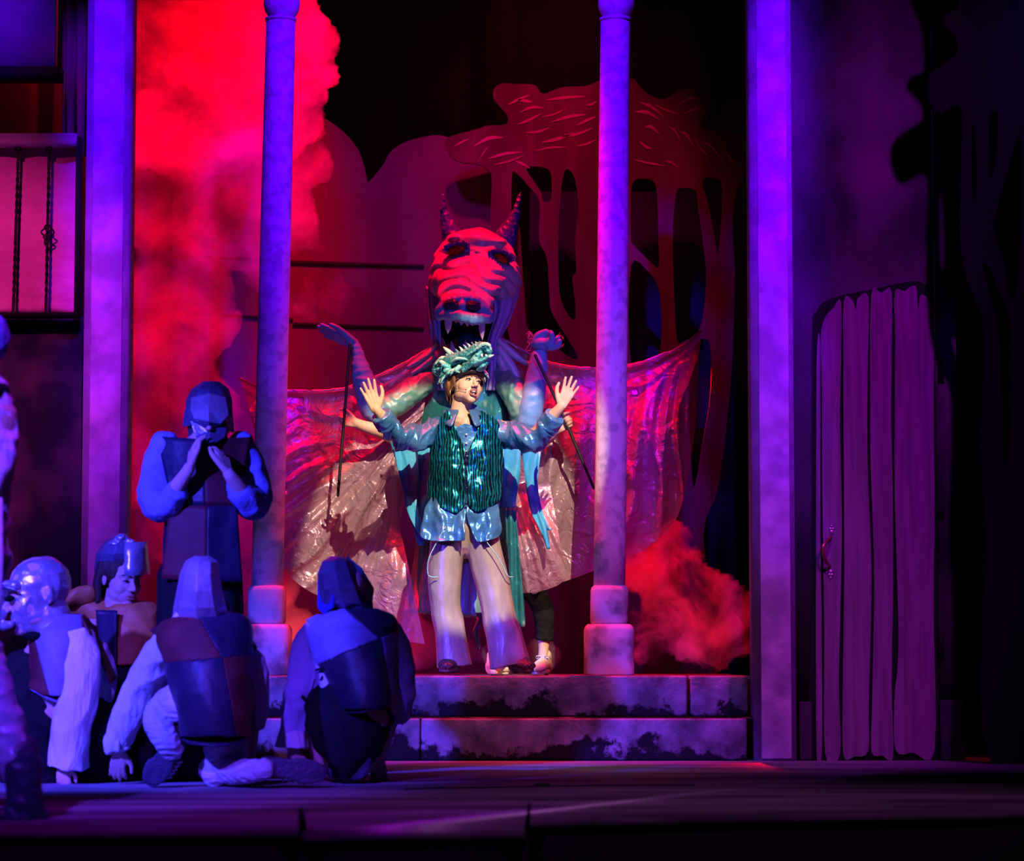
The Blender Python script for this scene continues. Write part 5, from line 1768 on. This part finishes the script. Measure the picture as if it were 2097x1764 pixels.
b.sweep([q(345, 1320, .02), q(320, 1355, .08), q(285, 1420, .14), q(258, 1480, .17), q(243, 1515, .18)], [.075, .08, .078, .072, .058], n=22, m=5)
b.sweep([q(485, 1320, .04), q(515, 1380, .14), q(516, 1470, .22)], [.07, .075, .07], n=22, m=5)
b.sweep([q(420, 1290, .0), q(430, 1370, -.04), q(440, 1450, -.06)], [.16, .15, .13], [.08, .10, .11], n=22, m=4)
shr = obj('shirt', b.remesh(.007, 3, folds(.008, 16, 9, 9)), M['whitecloth'], k1)
b = B()
b.sweep([q(246, 1505, .18), q(240, 1520, .18), q(243, 1540, .18)], [.045, .060, .052], n=18, m=3, rnd=False)
obj('ruffled_cuff', b.remesh(.006, 2, folds(.012, 25, 25, 8)), M['whitecloth'], shr)
b = B()
b.sweep([q(352, 1310, .0), q(370, 1400, -.05), q(378, 1460, -.05)], [.004, .012, .012], [.01] * 3, n=8)
obj('armband', B().sweep([q(350, 1402, -.02), q(362, 1392, -.06), q(374, 1390, -.05)], [.008, .009, .008], n=8), M['blackcloth'], shr)
b = B()
b.sweep([q(412, 1262, -.0), q(415, 1285, -.01), q(424, 1330, -.04), q(436, 1400, -.10), q(445, 1460, -.12), q(447, 1503, -.10)], [.11, .19, .19, .170, .155, .155], [.09, .125, .16, .18, .18, .18], n=220, m=22, rnd=False)


def k1rule(x, y, c):
    if y < 1255 or y > 1508:
        return None
    xs = 405 + (y - 1262) * .56
    if y < 1352 - (x - 415) * .08:
        return 0 if x < xs else 1
    xs2 = 455 + (y - 1345) * .17
    return 2 if x < xs2 else 3


tme = b.mesh()
displace(tme, folds(.008, 6, 6, 5))
tb_ = obj('tabard', B().sweep([q(424, 1300, .0), q(445, 1470, -.06)], [.12, .11], [.08, .10], n=20), M['tabdark'], k1)
split(tme, 'tabard_square', k1rule, {0: 'tabred', 1: 'tabdark', 2: 'tabdark', 3: 'tabred'}, tb_)
patch(q, [(306, 1292), (340, 1268), (372, 1270), (368, 1318), (330, 1310)], [.0, -.03, -.10, -.14, -.04], 'shoulder_flap', M['tabred'], tb_)
patch(q, [(462, 1272), (494, 1280), (527, 1325), (503, 1382), (478, 1330)], [-.08, -.02, .0, -.08, -.17], 'shoulder_flap', M['tabdark'], tb_)
b = B()
b.sweep([q(372, 1440, -.05), q(338, 1450, .0), q(322, 1478, -.06), q(340, 1515, -.10), q(352, 1535, -.08)], [.09, .075, .060, .056, .05], n=18, m=4)
b.sweep([q(455, 1490, .0), q(460, 1540, .03), q(470, 1572, .0), q(500, 1580, -.12), q(540, 1576, -.20)], [.095, .085, .07, .052, .046], n=18, m=4)
b.sweep([q(430, 1575, .05), q(440, 1590, .02)], [.05, .05], n=14)
obj('leg_wraps', b.remesh(.006, 2, folds(.006, 16, 16, 40)), M['sock'], k1)
sh_y = M['shoeblack']


def tiltshoe(q, heel, toe, dyh, dyt, w, par, m=M['shoeblack'], facing=-1, lab=None, lace_side=None):
    """shoe seen with its sole toward the viewer; heel, toe as pixels"""
    a, c = q(*heel, dyh), q(*toe, dyt)
    ax = (c - a)
    b_ = B()
    nrm = V((0, facing, 0)) - ax.normalized() * ax.normalized().dot(V((0, facing, 0)))
    nrm.normalize()
    up_ = -nrm
    sd = ax.normalized().cross(nrm)
    pts = [a.lerp(c, t) + up_ * .045 for t in (0.05, .35, .7, .93)]
    b_.sweep(pts, [w * .75, w * .8, w * .95, w * .7], [.045, .04, .034, .026], side=sd, n=16)
    s_ = obj('shoe', b_.remesh(.006, 2), m, par, lab)
    so_ = B()
    prof = []
    for i in range(28):
        t = 2 * math.pi * i / 28
        u = .5 - .5 * math.cos(t)
        wid = w * (1.02 if u > .5 else .82) * (abs(math.sin(t)) ** .75) * (1 - .10 * math.exp(-((u - .42) / .15) ** 2))
        prof.append((u, math.copysign(wid, math.sin(t))))
    rings = [[a + ax * u + sd * v * k_ + nrm * z for u, v in prof] for z, k_ in ((-.012, 1.0), (.002, 1.05), (.012, 1.0), (.0125, .8))]
    so_.loft(rings)
    obj('sole', so_, M['sole'], s_)
    if lace_side:
        lb_ = B()
        for k in range(5):
            t = .35 + k * .09
            c0 = a.lerp(c, t) + sd * w * lace_side * .95 + up_ * .03
            lb_.sweep([c0 + nrm * .01, c0 + up_ * .03 + sd * lace_side * .008, c0 + up_ * .045 - sd * lace_side * .01], .0042, n=6)
        obj('shoelace', lb_, M['lace'], s_)
    return s_


tiltshoe(q, (362, 1520), (302, 1606), -.10, -.05, .055, k1, lace_side=-1)
tiltshoe(q, (540, 1568), (668, 1586), -.18, -.14, .052, k1, lace_side=1)

# ---------------------------------------------------------------- kneeling person, right
Y = -2.5
q = fig(Y)
s = S(Y)
k2 = root('person', (q(720, 1590).x, Y, 0), 'person crouching seen from behind in a dark vinyl hood and blue tabard', 'person')
b = B()
head(b, head_matrix(q(712, 1215, -.02), math.pi + .3, math.radians(-20), 0, 1.0))
b.sweep([q(718, 1255, .0), q(722, 1290, .0), q(726, 1350, -.02), q(722, 1420, -.05), q(715, 1455, -.06)], [.06, .15, .15, .13, .15], [.06, .08, .09, .10, .12], n=22)
b.sweep([q(645, 1300, .02), q(618, 1390, .04), q(606, 1460, .06), q(600, 1530, .08)], [.055, .045, .036, .028], n=16)
hand(b, q(600, 1535, .08), V((.1, .2, -.95)), V((0, .9, .2)), V((.9, 0, 0)), L=.17, curl=(.2, .3, .2), spread=.1)
b.sweep([q(800, 1310, .02), q(812, 1400, .06), q(796, 1490, .12), q(776, 1545, .14)], [.055, .045, .034, .026], n=16)
hand(b, q(774, 1542, .14), V((.05, .0, -1)), V((0, .9, .2)), V((-.95, 0, 0)), L=.18, curl=(.1, .15, .1), spread=.14)
b.sweep([q(690, 1470, -.10), q(660, 1500, .2), q(680, 1570, .15), q(715, 1560, -.1)], [.10, .08, .06, .05], n=14)
b.sweep([q(750, 1470, -.10), q(770, 1490, .2), q(740, 1560, .1), (q(735, 1570, -.1))], [.10, .08, .06, .05], n=14)
obj('body', b.remesh(.006, 3), M['skin2'], k2)
random.seed(6)
hm = faceted(q, [(1140, 692, 12, -.04, .04), (1150, 692, 32, -.04, .10), (1175, 694, 44, -.03, .14), (1205, 702, 50, -.02, .15), (1235, 712, 55, .0, .14), (1262, 724, 44, .06, .10)], 'helmet', M['silverdark'], k2, lab='dark shiny vinyl hood', n=9)
patch(q, [(664, 1155), (650, 1190), (650, 1245), (662, 1258), (680, 1245), (684, 1180)], [-.06, .0, .02, -.02, -.12, -.15], 'hood_flap', M['horn'], hm)
patch(q, [(712, 1140), (742, 1165), (766, 1205), (760, 1262), (745, 1235), (715, 1210)], [-.08, -.08, -.02, .02, -.08, -.14], 'hood_flap', M['silverdark'], hm)
b = B()
b.sweep([q(645, 1305, .02), q(630, 1340, .04), q(620, 1400, .04), (q(606, 1460, .06)), q(600, 1500, .07)], [.075, .078, .075, .068, .056], n=22, m=5)
b.sweep([q(795, 1300, .02), q(812, 1350, .04), q(818, 1410, .06), q(814, 1455, .08)], [.07, .075, .075, .065], n=22, m=5)
b.sweep([q(720, 1275, .0), q(722, 1330, -.01), q(712, 1400, -.02), (q(702, 1425, -.02))], [.15, .165, .145, .14], [.08, .10, .11, .12], n=22, m=4)
b.sweep([q(718, 1240, .0), q(722, 1262, -.01), q(722, 1275, -.02)], [.07, .09, .13], [.06, .07, .08], n=20, m=3)
shr = obj('shirt', b.remesh(.007, 3, folds(.009, 14, 9, 8)), M['palecloth'], k2)
b = B()
b.sweep([q(603, 1488, .07), q(600, 1505, .07), q(598, 1532, .07)], [.050, .062, .075], n=18, m=3, rnd=False)
obj('flared_cuff', b.remesh(.006, 2, folds(.008, 18, 18, 8)), M['whitecloth'], shr)
patch(q, [(798, 1400), (822, 1390), (833, 1440), (826, 1486), (812, 1470), (796, 1450)], [-.04, .0, .04, .04, -.02, -.06], 'sleeve_flap', M['palecloth'], shr)
b = B()
b.sweep([q(718, 1256, -.01), q(720, 1275, -.02), q(724, 1310, -.03), q(738, 1370, -.08), q(750, 1420, -.12), q(754, 1452, -.12)], [.09, .185, .19, .150, .118, .108], [.08, .11, .15, .17, .17, .17], n=220, m=22, rnd=False)


def k2rule(x, y, c):
    if y < 1250 or y > 1452:
        return None
    if y < 1345 - (x - 690) * .42:
        return 0 if x < 712 + (y - 1255) * 1.15 else 1
    return 2 if x < 780 + (y - 1312) * .18 else 3


tme = b.mesh()
displace(tme, folds(.008, 6, 6, 5))
tb_ = obj('tabard', B().sweep([q(722, 1290, .0), q(735, 1400, -.06)], [.12, .10], [.08, .10], n=20), M['tabdark'], k2)
split(tme, 'tabard_square', k2rule, {0: 'tabblue', 1: 'tabdark', 2: 'tabdark', 3: 'tabblue'}, tb_)
patch(q, [(626, 1270), (650, 1258), (680, 1262), (676, 1310), (648, 1300)], [.0, -.03, -.10, -.13, -.04], 'shoulder_flap', M['tabblue'], tb_)
patch(q, [(770, 1264), (800, 1282), (818, 1318), (812, 1345), (790, 1320)], [-.06, -.02, .0, -.05, -.14], 'shoulder_flap', M['tabdark'], tb_)
obj('tie_string', B().sweep([q(648, 1372, -.09), q(668, 1368, -.14), q(695, 1363, -.17)], .006, n=6), M['blackcloth'], tb_)
obj('armband', B().sweep([q(620, 1428, -.03), q(628, 1434, -.03), q(640, 1434, -.02)], .008, n=6), M['blackcloth'], shr)
b = B()
b.sweep([q(708, 1405, -.02), q(710, 1445, -.04), q(715, 1500, -.06), q(715, 1540, -.02), q(712, 1562, .02)], [.145, .185, .18, .12, .07], [.11, .14, .18, .18, .14], n=26, m=5)
b.sweep([q(690, 1560, .0), q(688, 1580, .0)], [.035, .04], n=12)
b.sweep([q(790, 1460, .0), q(797, 1480, .05)], [.03, .02], n=12)
obj('trousers', b.remesh(.008, 3, folds(.012, 9, 9, 9)), M['blackcloth'], k2)
tiltshoe(q, (735, 1506), (722, 1596), -.18, -.14, .070, k2)
tiltshoe(q, (700, 1540), (690, 1598), -.05, -.02, .045, k2)

# ---------------------------------------------------------------- masked man at left
Y = -2.6
q = fig(Y)
s = S(Y)
mk = root('person', (q(120, 1590).x, Y, 0), 'person bending forward in a silver face mask and blue tabard at the left', 'person')
b = B()
MH = head_matrix(q(76, 1222, .0), math.radians(-66), math.radians(12), 0, 1.42)
head(b, MH, 1.0)
b.sweep([q(95, 1275, .02), q(115, 1320, .02), q(118, 1390, .04), q(95, 1440, .06)], [.07, .15, .15, .17], [.07, .10, .12, .13], n=22)
b.sweep([q(150, 1310, -.04), q(160, 1400, -.08), q(140, 1500, -.06), q(128, 1560, -.02)], [.055, .045, .036, .028], n=16)
hand(b, q(128, 1560, -.02), V((.1, -.3, -.95)), V((0, .9, .2)), V((.9, 0, 0)), L=.15, curl=(.3, .5, .3), spread=.1)
b.sweep([q(185, 1330, .12), q(205, 1400, .16), q(190, 1470, .2), (q(170, 1560, .2))], [.05, .045, .036, .028], n=16)
b.sweep([q(80, 1430, .06), q(40, 1500, .1), q(60, 1585, .2)], [.11, .08, .06], n=14)
b.sweep([q(120, 1430, .12), q(170, 1500, .2), q(150, 1590, .26)], [.11, .08, .06], n=14)
obj('body', b.remesh(.006, 3), M['skin2'], mk)
# the mask: a profile face of silver cloth over the head
b = B()
head(b, MH, 1.03)
b.ell(MH @ V((0, .022, .035)), (.082, .092, .086), rot=MH.to_3x3())
b.ell(MH @ V((0, -.030, -.045)), (.060, .058, .084), rot=MH.to_3x3())
b.sweep([MH @ V((-.05, -.075, .048)), MH @ V((0, -.108, .055)), MH @ V((.05, -.075, .048))], [.022, .027, .022], n=12)
b.sweep([MH @ V((0, -.095, .045)), MH @ V((0, -.130, .005)), MH @ V((0, -.150, -.022)), MH @ V((0, -.12, -.030))], [.020, .028, .034, .028], n=12)
b.sweep([MH @ V((-.03, -.105, -.065)), MH @ V((0, -.118, -.068)), MH @ V((.03, -.105, -.065))], [.018, .024, .018], n=10)
b.sweep([MH @ V((0, .02, -.06)), MH @ V((0, .03, -.125))], [.100, .105], n=20)
hm = obj('face_mask', b.remesh(.006, 3, folds(.004, 14, 14, 14)), M['silver'], mk, 'silver cloth mask with a long nose')
for sg in (-1, 1):
    obj('eye_hole', B().ell(MH @ V((sg * .036, -.094, .012)), (.017, .016, .010), rot=MH.to_3x3()), M['black'], hm)
    obj('eyebrow_ridge', B().sweep([MH @ V((sg * .015, -.118, .045)), MH @ V((sg * .045, -.108, .052)), MH @ V((sg * .072, -.080, .035))], [.007, .009, .005], n=8), M['silverdark'], hm)
obj('chin_gap_fill', B().ell(q(68, 1303, -.08), (.045, .03, .02)), M['black'], hm)  # black solid standing in for the dark of the gap below the chin
b = B()
b.sweep([q(157, 1300, -.04), q(165, 1360, -.08), q(158, 1430, -.08), q(145, 1500, -.06), q(140, 1572, -.03)], [.075, .088, .090, .085, .094], [.075, .08, .08, .075, .075], n=24, m=5, rnd=False)
b.sweep([q(186, 1330, .10), q(206, 1380, .14), q(205, 1436, .16)], [.07, .07, .055], n=22, m=5, rnd=False)
shr = obj('shirt_sleeves', b.remesh(.006, 3, folds(.010, 13, 9, 5)), M['whitecloth'], mk)
b = B()
b.sweep([q(112, 1272, .02), q(122, 1295, .02), q(128, 1340, .02), q(122, 1390, .02), q(105, 1424, .02)], [.07, .135, .145, .14, .12], [.08, .12, .15, .16, .15], n=220, m=18, rnd=False)
tme = b.mesh()
displace(tme, folds(.008, 6, 6, 5))
tb_ = obj('tabard', B().sweep([q(118, 1300, .02), q(112, 1390, .02)], [.10, .10], [.08, .10], n=20), M['tabdark'], mk)
split(tme, 'tabard_square', lambda x, y, c: None if y > 1424 or y < 1262 else (1 if x < 62 + (y - 1262) * .25 else (0 if x < 166 else 2)), {0: 'tabblue', 1: 'tabred', 2: 'tabred'}, tb_)
patch(q, [(164, 1264), (196, 1284), (200, 1312), (182, 1300)], [-.10, .0, .02, -.10], 'shoulder_flap', M['tabred'], tb_)
quilt(q, [((178, 1290), (200, 1310), (236, 1390), (225, 1400), (-.02, .05, .10, .02), 'tabred')], 'side_panel', tb_)
b = B()
b.sweep([q(60, 1390, .04), q(60, 1450, .06), q(62, 1540, .12), q(70, 1590, .14)], [.14, .17, .17, .15], [.14, .15, .16, .14], n=26, m=4)
b.sweep([q(150, 1440, .14), q(185, 1500, .16), q(200, 1590, .2)], [.12, .13, .13], n=22, m=4)
obj('trousers', b.remesh(.009, 3, folds(.012, 9, 9, 9)), M['blackcloth'], mk)

# ---------------------------------------------------------------- visor woman
Y = -1.8
q = fig(Y)
s = S(Y)
vw = root('person', (q(250, 1590).x, Y, 0), 'person with long hair and a silver visor cap in an orange tabard, crouching at left', 'person')
b = B()
VH = head_matrix(q(250, 1188, .0), math.radians(38), math.radians(14), 0, 1.08)
head(b, VH)
b.sweep([q(248, 1235, .02), q(250, 1265, .03), q(252, 1340, .02), q(250, 1420, .02)], [.08, .17, .16, .17], [.07, .10, .11, .12], n=22)
b.sweep([q(205, 1265, .03), q(165, 1245, .08), q(125, 1240, .10), q(100, 1255, .08)], [.055, .046, .040, .03], n=14)
b.sweep([q(300, 1270, .03), q(318, 1340, .0), (q(310, 1410, -.1))], [.055, .046, .036], n=14)
b.sweep([q(230, 1410, .02), q(200, 1500, .05), q(205, 1580, .1)], [.10, .08, .06], n=14)
b.sweep([q(270, 1410, .02), q(290, 1500, .05), q(285, 1580, .1)], [.10, .08, .06], n=14)
body = obj('body', b.remesh(.0045, 3), M['skin2'], vw)
face_parts(VH, body, openm=.3, closed=True, browm='hairdark')
b = B()
b.ell(VH @ V((0, .03, .045)), (.094, .10, .09), rot=VH.to_3x3())
for i in range(16):
    t = i / 15
    a = math.pi * t
    x1, y1 = .088 * math.cos(a), .03 + .085 * math.sin(a)
    b.sweep([VH @ V((x1, y1, .06)), VH @ V((x1 * 1.06, y1 * 1.05, -.02)), VH @ V((x1 * 1.0, y1, -.10)), VH @ V((x1 * .9, y1 * .8, -.19))], [.014, .016, .014, .006], n=8)
obj('hair', b.remesh(.006, 1), M['hairdark'], body)
random.seed(9)
vc = faceted(q, [(1100, 250, 14, .02, .05), (1110, 247, 34, .02, .10), (1135, 240, 44, .03, .13), (1172, 234, 42, .06, .12)], 'visor_cap', M['silverdark'], vw, lab='silver vinyl cap with a broad bent visor', n=9)
rows = []
for i in range(7):
    t = i / 6
    a = math.radians(-120 + 130 * t) + .35
    r_ = []
    for j in range(5):
        u = j / 4
        rx = 40 + 6 * u
        r_.append(q(262 + rx * math.cos(a) * 1.0, 1112 + 68 * u - 3 * math.cos(a), -.02 + (.12 + .03 * u) * math.sin(a)))
    rows.append(r_)
obj('visor_plate', sheet(rows), M['silver'], vc, mods=[('SOLIDIFY', dict(thickness=.006))])
obj('cap_knot', B().ell(q(250, 1104, -.06), (.035, .035, .024)).ell(q(236, 1112, -.07), (.03, .02, .014)).ell(q(266, 1110, -.07), (.025, .02, .012)).remesh(.006, 1, folds(.008, 30, 30, 30)), M['silver'], vc)
b = B()
b.sweep([q(256, 1236, .02), q(258, 1250, .02), q(262, 1300, .02), q(262, 1370, .0)], [.085, .145, .17, .165], [.085, .115, .145, .15], n=28, m=4, rnd=False)
b.sweep([q(210, 1262, .02), q(170, 1240, .06), q(128, 1246, .08)], [.07, .066, .052], n=20, m=4)
tb_ = obj('tabard', b.remesh(.008, 3, folds(.008, 9, 9, 9)), M['taborange'], vw)
quilt(q, [((196, 1250), (238, 1250), (236, 1360), (205, 1360), (-.12, -.15, -.17, -.12), 'tabdark')], 'tabard_square', tb_)
obj('shoulder_flap', B().sweep([q(118, 1228, -.02), q(150, 1222, -.03), q(185, 1218, -.02)], [.02, .035, .03], [.03, .05, .05], n=12).remesh(.007, 2), M['taborange'], tb_)
b = B()
b.sweep([q(250, 1360, .02), q(250, 1440, .02), q(248, 1585, .04)], [.16, .21, .24], [.14, .18, .2], n=26, m=4)
obj('dark_skirt', b.remesh(.01, 3, folds(.014, 9, 9, 3)), M['blackcloth'], vw)

# ---------------------------------------------------------------- walker cut by the left edge
Y = -5.2
q = fig(Y)
s = S(Y)
wk = root('person', (q(-40, 1690).x, Y, 0), 'person striding at the left edge in a white shirt and tall dark boots', 'person')
b = B()
head(b, head_matrix(q(-40, 700, .0), math.radians(-20), 0, 0, 1.0))
b.sweep([q(-42, 770, .0), q(-60, 830, .0), q(-70, 950, .0), q(-80, 1060, .0), q(-80, 1140, .0)], [.065, .16, .15, .14, .16], [.065, .10, .10, .10, .11], n=22)
b.sweep([q(-10, 840, .0), q(5, 900, .0), q(-5, 960, -.05), (q(-50, 1010, -.12))], [.055, .048, .042, .034], n=14)
b.sweep([q(-140, 840, .0), q(-170, 950, .0), q(-150, 1060, -.05)], [.055, .045, .034], n=14)
hand(b, q(-55, 1012, -.12), V((-.9, -.2, -.2)), V((0, .9, 0)), V((0, .2, .9)), L=.17, curl=(.4, .4, .3))
hand(b, q(-150, 1060, -.05), V((.1, 0, -.98)), V((.9, 0, 0)), V((0, -.95, 0)), L=.17, curl=(.3, .4, .3))
b.sweep([q(-90, 1130, .0), q(-45, 1350, .0), q(40, 1600, .0)], [.09, .06, .045], n=16)
b.sweep([q(-110, 1130, .0), q(-150, 1350, .1), q(-200, 1620, .3)], [.10, .07, .05], n=16)
body = obj('body', b.remesh(.006, 3), M['skin2'], wk)
obj('hood', B().ell(q(-38, 692, .0), (58 / s, .12, 62 / s)).remesh(.008, 2, folds(.008, 12, 12, 12)), M['bluecloth'], wk)
obj('neck_scarf', B().sweep([q(-60, 792, -.02), q(-30, 800, -.06), q(2, 800, -.02)], [.045, .05, .03], n=12), M['blackcloth'], wk)
b = B()
b.sweep([q(-60, 810, .0), q(-62, 900, .0), q(-72, 1000, .0), q(-75, 1100, .0)], [.14, .165, .155, .16], [.10, .12, .12, .12], n=26, m=4)
b.sweep([q(-22, 835, .0), q(-2, 880, .0), q(-6, 950, -.04), q(-35, 1000, -.08)], [.065, .062, .060, .058], n=20, m=4)
b.sweep([q(-130, 835, .0), q(-160, 930, .0), q(-150, 1040, -.05)], [.065, .062, .058], n=20, m=4)
obj('shirt', b.remesh(.008, 3, folds(.010, 10, 10, 12)), M['whitecloth'], wk)
b = B()
b.sweep([q(-75, 1090, .0), q(-78, 1150, .0)], [.16, .17], [.12, .13], n=24)
b.sweep([q(-90, 1140, .0), q(-74, 1260, .0), q(-30, 1390, .0), q(8, 1490, .0), q(38, 1580, .0)], [.115, .100, .085, .074, .064], n=24, m=5)
b.sweep([q(-110, 1140, .0), q(-150, 1350, .1), q(-190, 1560, .25)], [.115, .09, .065], n=24, m=5)
obj('trousers', b.remesh(.008, 3, folds(.012, 8, 8, 14)), M['legwear'], wk)
b = B()
b.sweep([q(40, 1545, .0), q(48, 1600, .0), q(52, 1660, .0)], [.070, .066, .064], n=20, m=4)
b.sweep([q(70, 1672, .02), q(40, 1672, .0), q(-10, 1676, -.04), q(-30, 1680, -.06)], [.05, .055, .045, .03], [.05, .045, .03, .02], side=V((0, 1, 0)), n=18, m=4)
bo = obj('boot', b.remesh(.007, 3, folds(.008, 8, 8, 18)), M['boot'], wk)
fs_ = Fl(20, 1692)
obj('sole', B().sweep([q(78, 1684, .02), q(20, 1685, 0), q(-38, 1687, -.06)], [.05, .055, .04], [.008] * 3, side=V((0, 1, 0)), n=14), M['sole'], bo)
obj('streamer', B().prism([q(-8, 1020, -.1), q(4, 1020, -.1), q(5, 1160, -.1), q(1, 1262, -.1), q(-6, 1250, -.1)], (0, .004, 0)), M['whitecloth'], wk)

# ================================================================== SMOKE
def cloud(name, blobs, dens, label, Yc, vox=.03, amp=.05, fq_=5.5, puffs=5, **kw):
    b = B()
    random.seed(len(name) + len(blobs))
    for (x, y, r, dy) in blobs:
        rr = r / S(Yc)
        b.ell(W(x, y, Yc + dy), (rr, rr * .8, rr), n=14, k=8)
        for _ in range(puffs):
            d = V((random.uniform(-1, 1), random.uniform(-.6, .6), random.uniform(-1, 1))).normalized()
            b.ell(W(x, y, Yc + dy) + d * rr * .85, rr * random.uniform(.2, .38), n=10, k=6)

    def fn(p):
        a = noise.noise(p * fq_)
        c = noise.noise(p * fq_ * 2.4)
        e = noise.noise(p * fq_ * 5.5)
        return amp * (abs(a) * 1.4 - .4) + amp * .7 * (abs(c) * 1.4 - .3) + amp * .5 * (abs(e) * 1.4 - .3)

    me = b.remesh(vox, 2, fn)
    o = obj(name, me, smoke_mat(name, dens, **kw))
    tag(o, label, 'smoke', kind='stuff')
    return o


cloud('smoke_plume', [(300, 60, 90, 0), (400, 60, 110, 0), (500, 70, 110, 0), (590, 50, 80, 0), (640, 80, 50, -.1), (662, 150, 32, -.1), (645, 200, 30, -.1), (600, 170, 70, 0), (330, 170, 90, .1), (430, 160, 120, 0), (520, 160, 100, 0), (680, 110, 18, -.1), (688, 165, 14, -.1), (340, 255, 100, 0), (450, 260, 105, 0), (550, 250, 90, 0), (620, 250, 55, 0), (300, -40, 90, 0), (450, -60, 120, 0), (580, -50, 90, 0)],
      5.0, 'thick billowing red lit smoke plume at the upper left behind the column', 2.35, .026, .05, 5, puffs=9, nscale=3.5, lo=.36, hi=.56, floor_=.25)
cloud('smoke_column', [(320, 330, 90, 0), (420, 350, 100, 0), (520, 350, 100, 0), (600, 330, 70, 0), (640, 330, 50, .1), (320, 450, 80, 0), (410, 480, 90, 0), (490, 470, 90, .1), (580, 450, 80, 0), (330, 590, 80, 0), (410, 600, 70, 0), (310, 720, 80, 0), (380, 740, 70, 0), (440, 660, 60, 0),
                       (300, 850, 75, 0), (370, 860, 70, 0), (440, 830, 60, 0), (310, 980, 70, 0), (340, 1100, 60, 0), (470, 950, 60, 0), (500, 1080, 60, 0), (460, 1200, 60, 0), (540, 550, 50, 0)],
      2.6, 'thinner red smoke drifting down between the left pillar and column', 2.3, .04, .05, 4, puffs=3, nscale=2.2, lo=.40, hi=.66, floor_=.10)
cloud('smoke_puff', [(640, 590, 55, 0), (690, 610, 45, 0), (600, 640, 50, 0), (665, 480, 45, .1), (640, 420, 50, .1)],
      3.0, 'faint red smoke puff above the raised puppet hand', 2.5, .035, .05, 6, puffs=3, nscale=4, lo=.50, hi=.72, floor_=.0)
cloud('low_smoke', [(1330, 1160, 70, 0), (1400, 1200, 70, 0), (1460, 1250, 75, 0), (1500, 1290, 60, 0), (1420, 1310, 55, 0), (1350, 1280, 60, 0), (1530, 1240, 40, 0), (1470, 1340, 40, 0), (1380, 1100, 40, 0), (1320, 1330, 40, 0)],
      5.5, 'low red smoke rolling behind the right column near the platform', 1.9, .03, .06, 6, puffs=4, nscale=4.0, lo=.42, hi=.66, floor_=.03)
cloud('low_haze', [(600, 1300, 60, 0), (680, 1320, 60, 0), (760, 1310, 60, 0), (850, 1320, 60, 0), (930, 1330, 45, .1), (1020, 1340, 40, .1), (1110, 1340, 40, .1), (720, 1250, 50, .1), (820, 1250, 50, .1), (560, 1200, 60, .1)],
      1.8, 'pink red haze along the platform floor around the feet', 1.75, .04, .03, 5, puffs=2, nscale=2.5, lo=.38, hi=.66, floor_=.15)
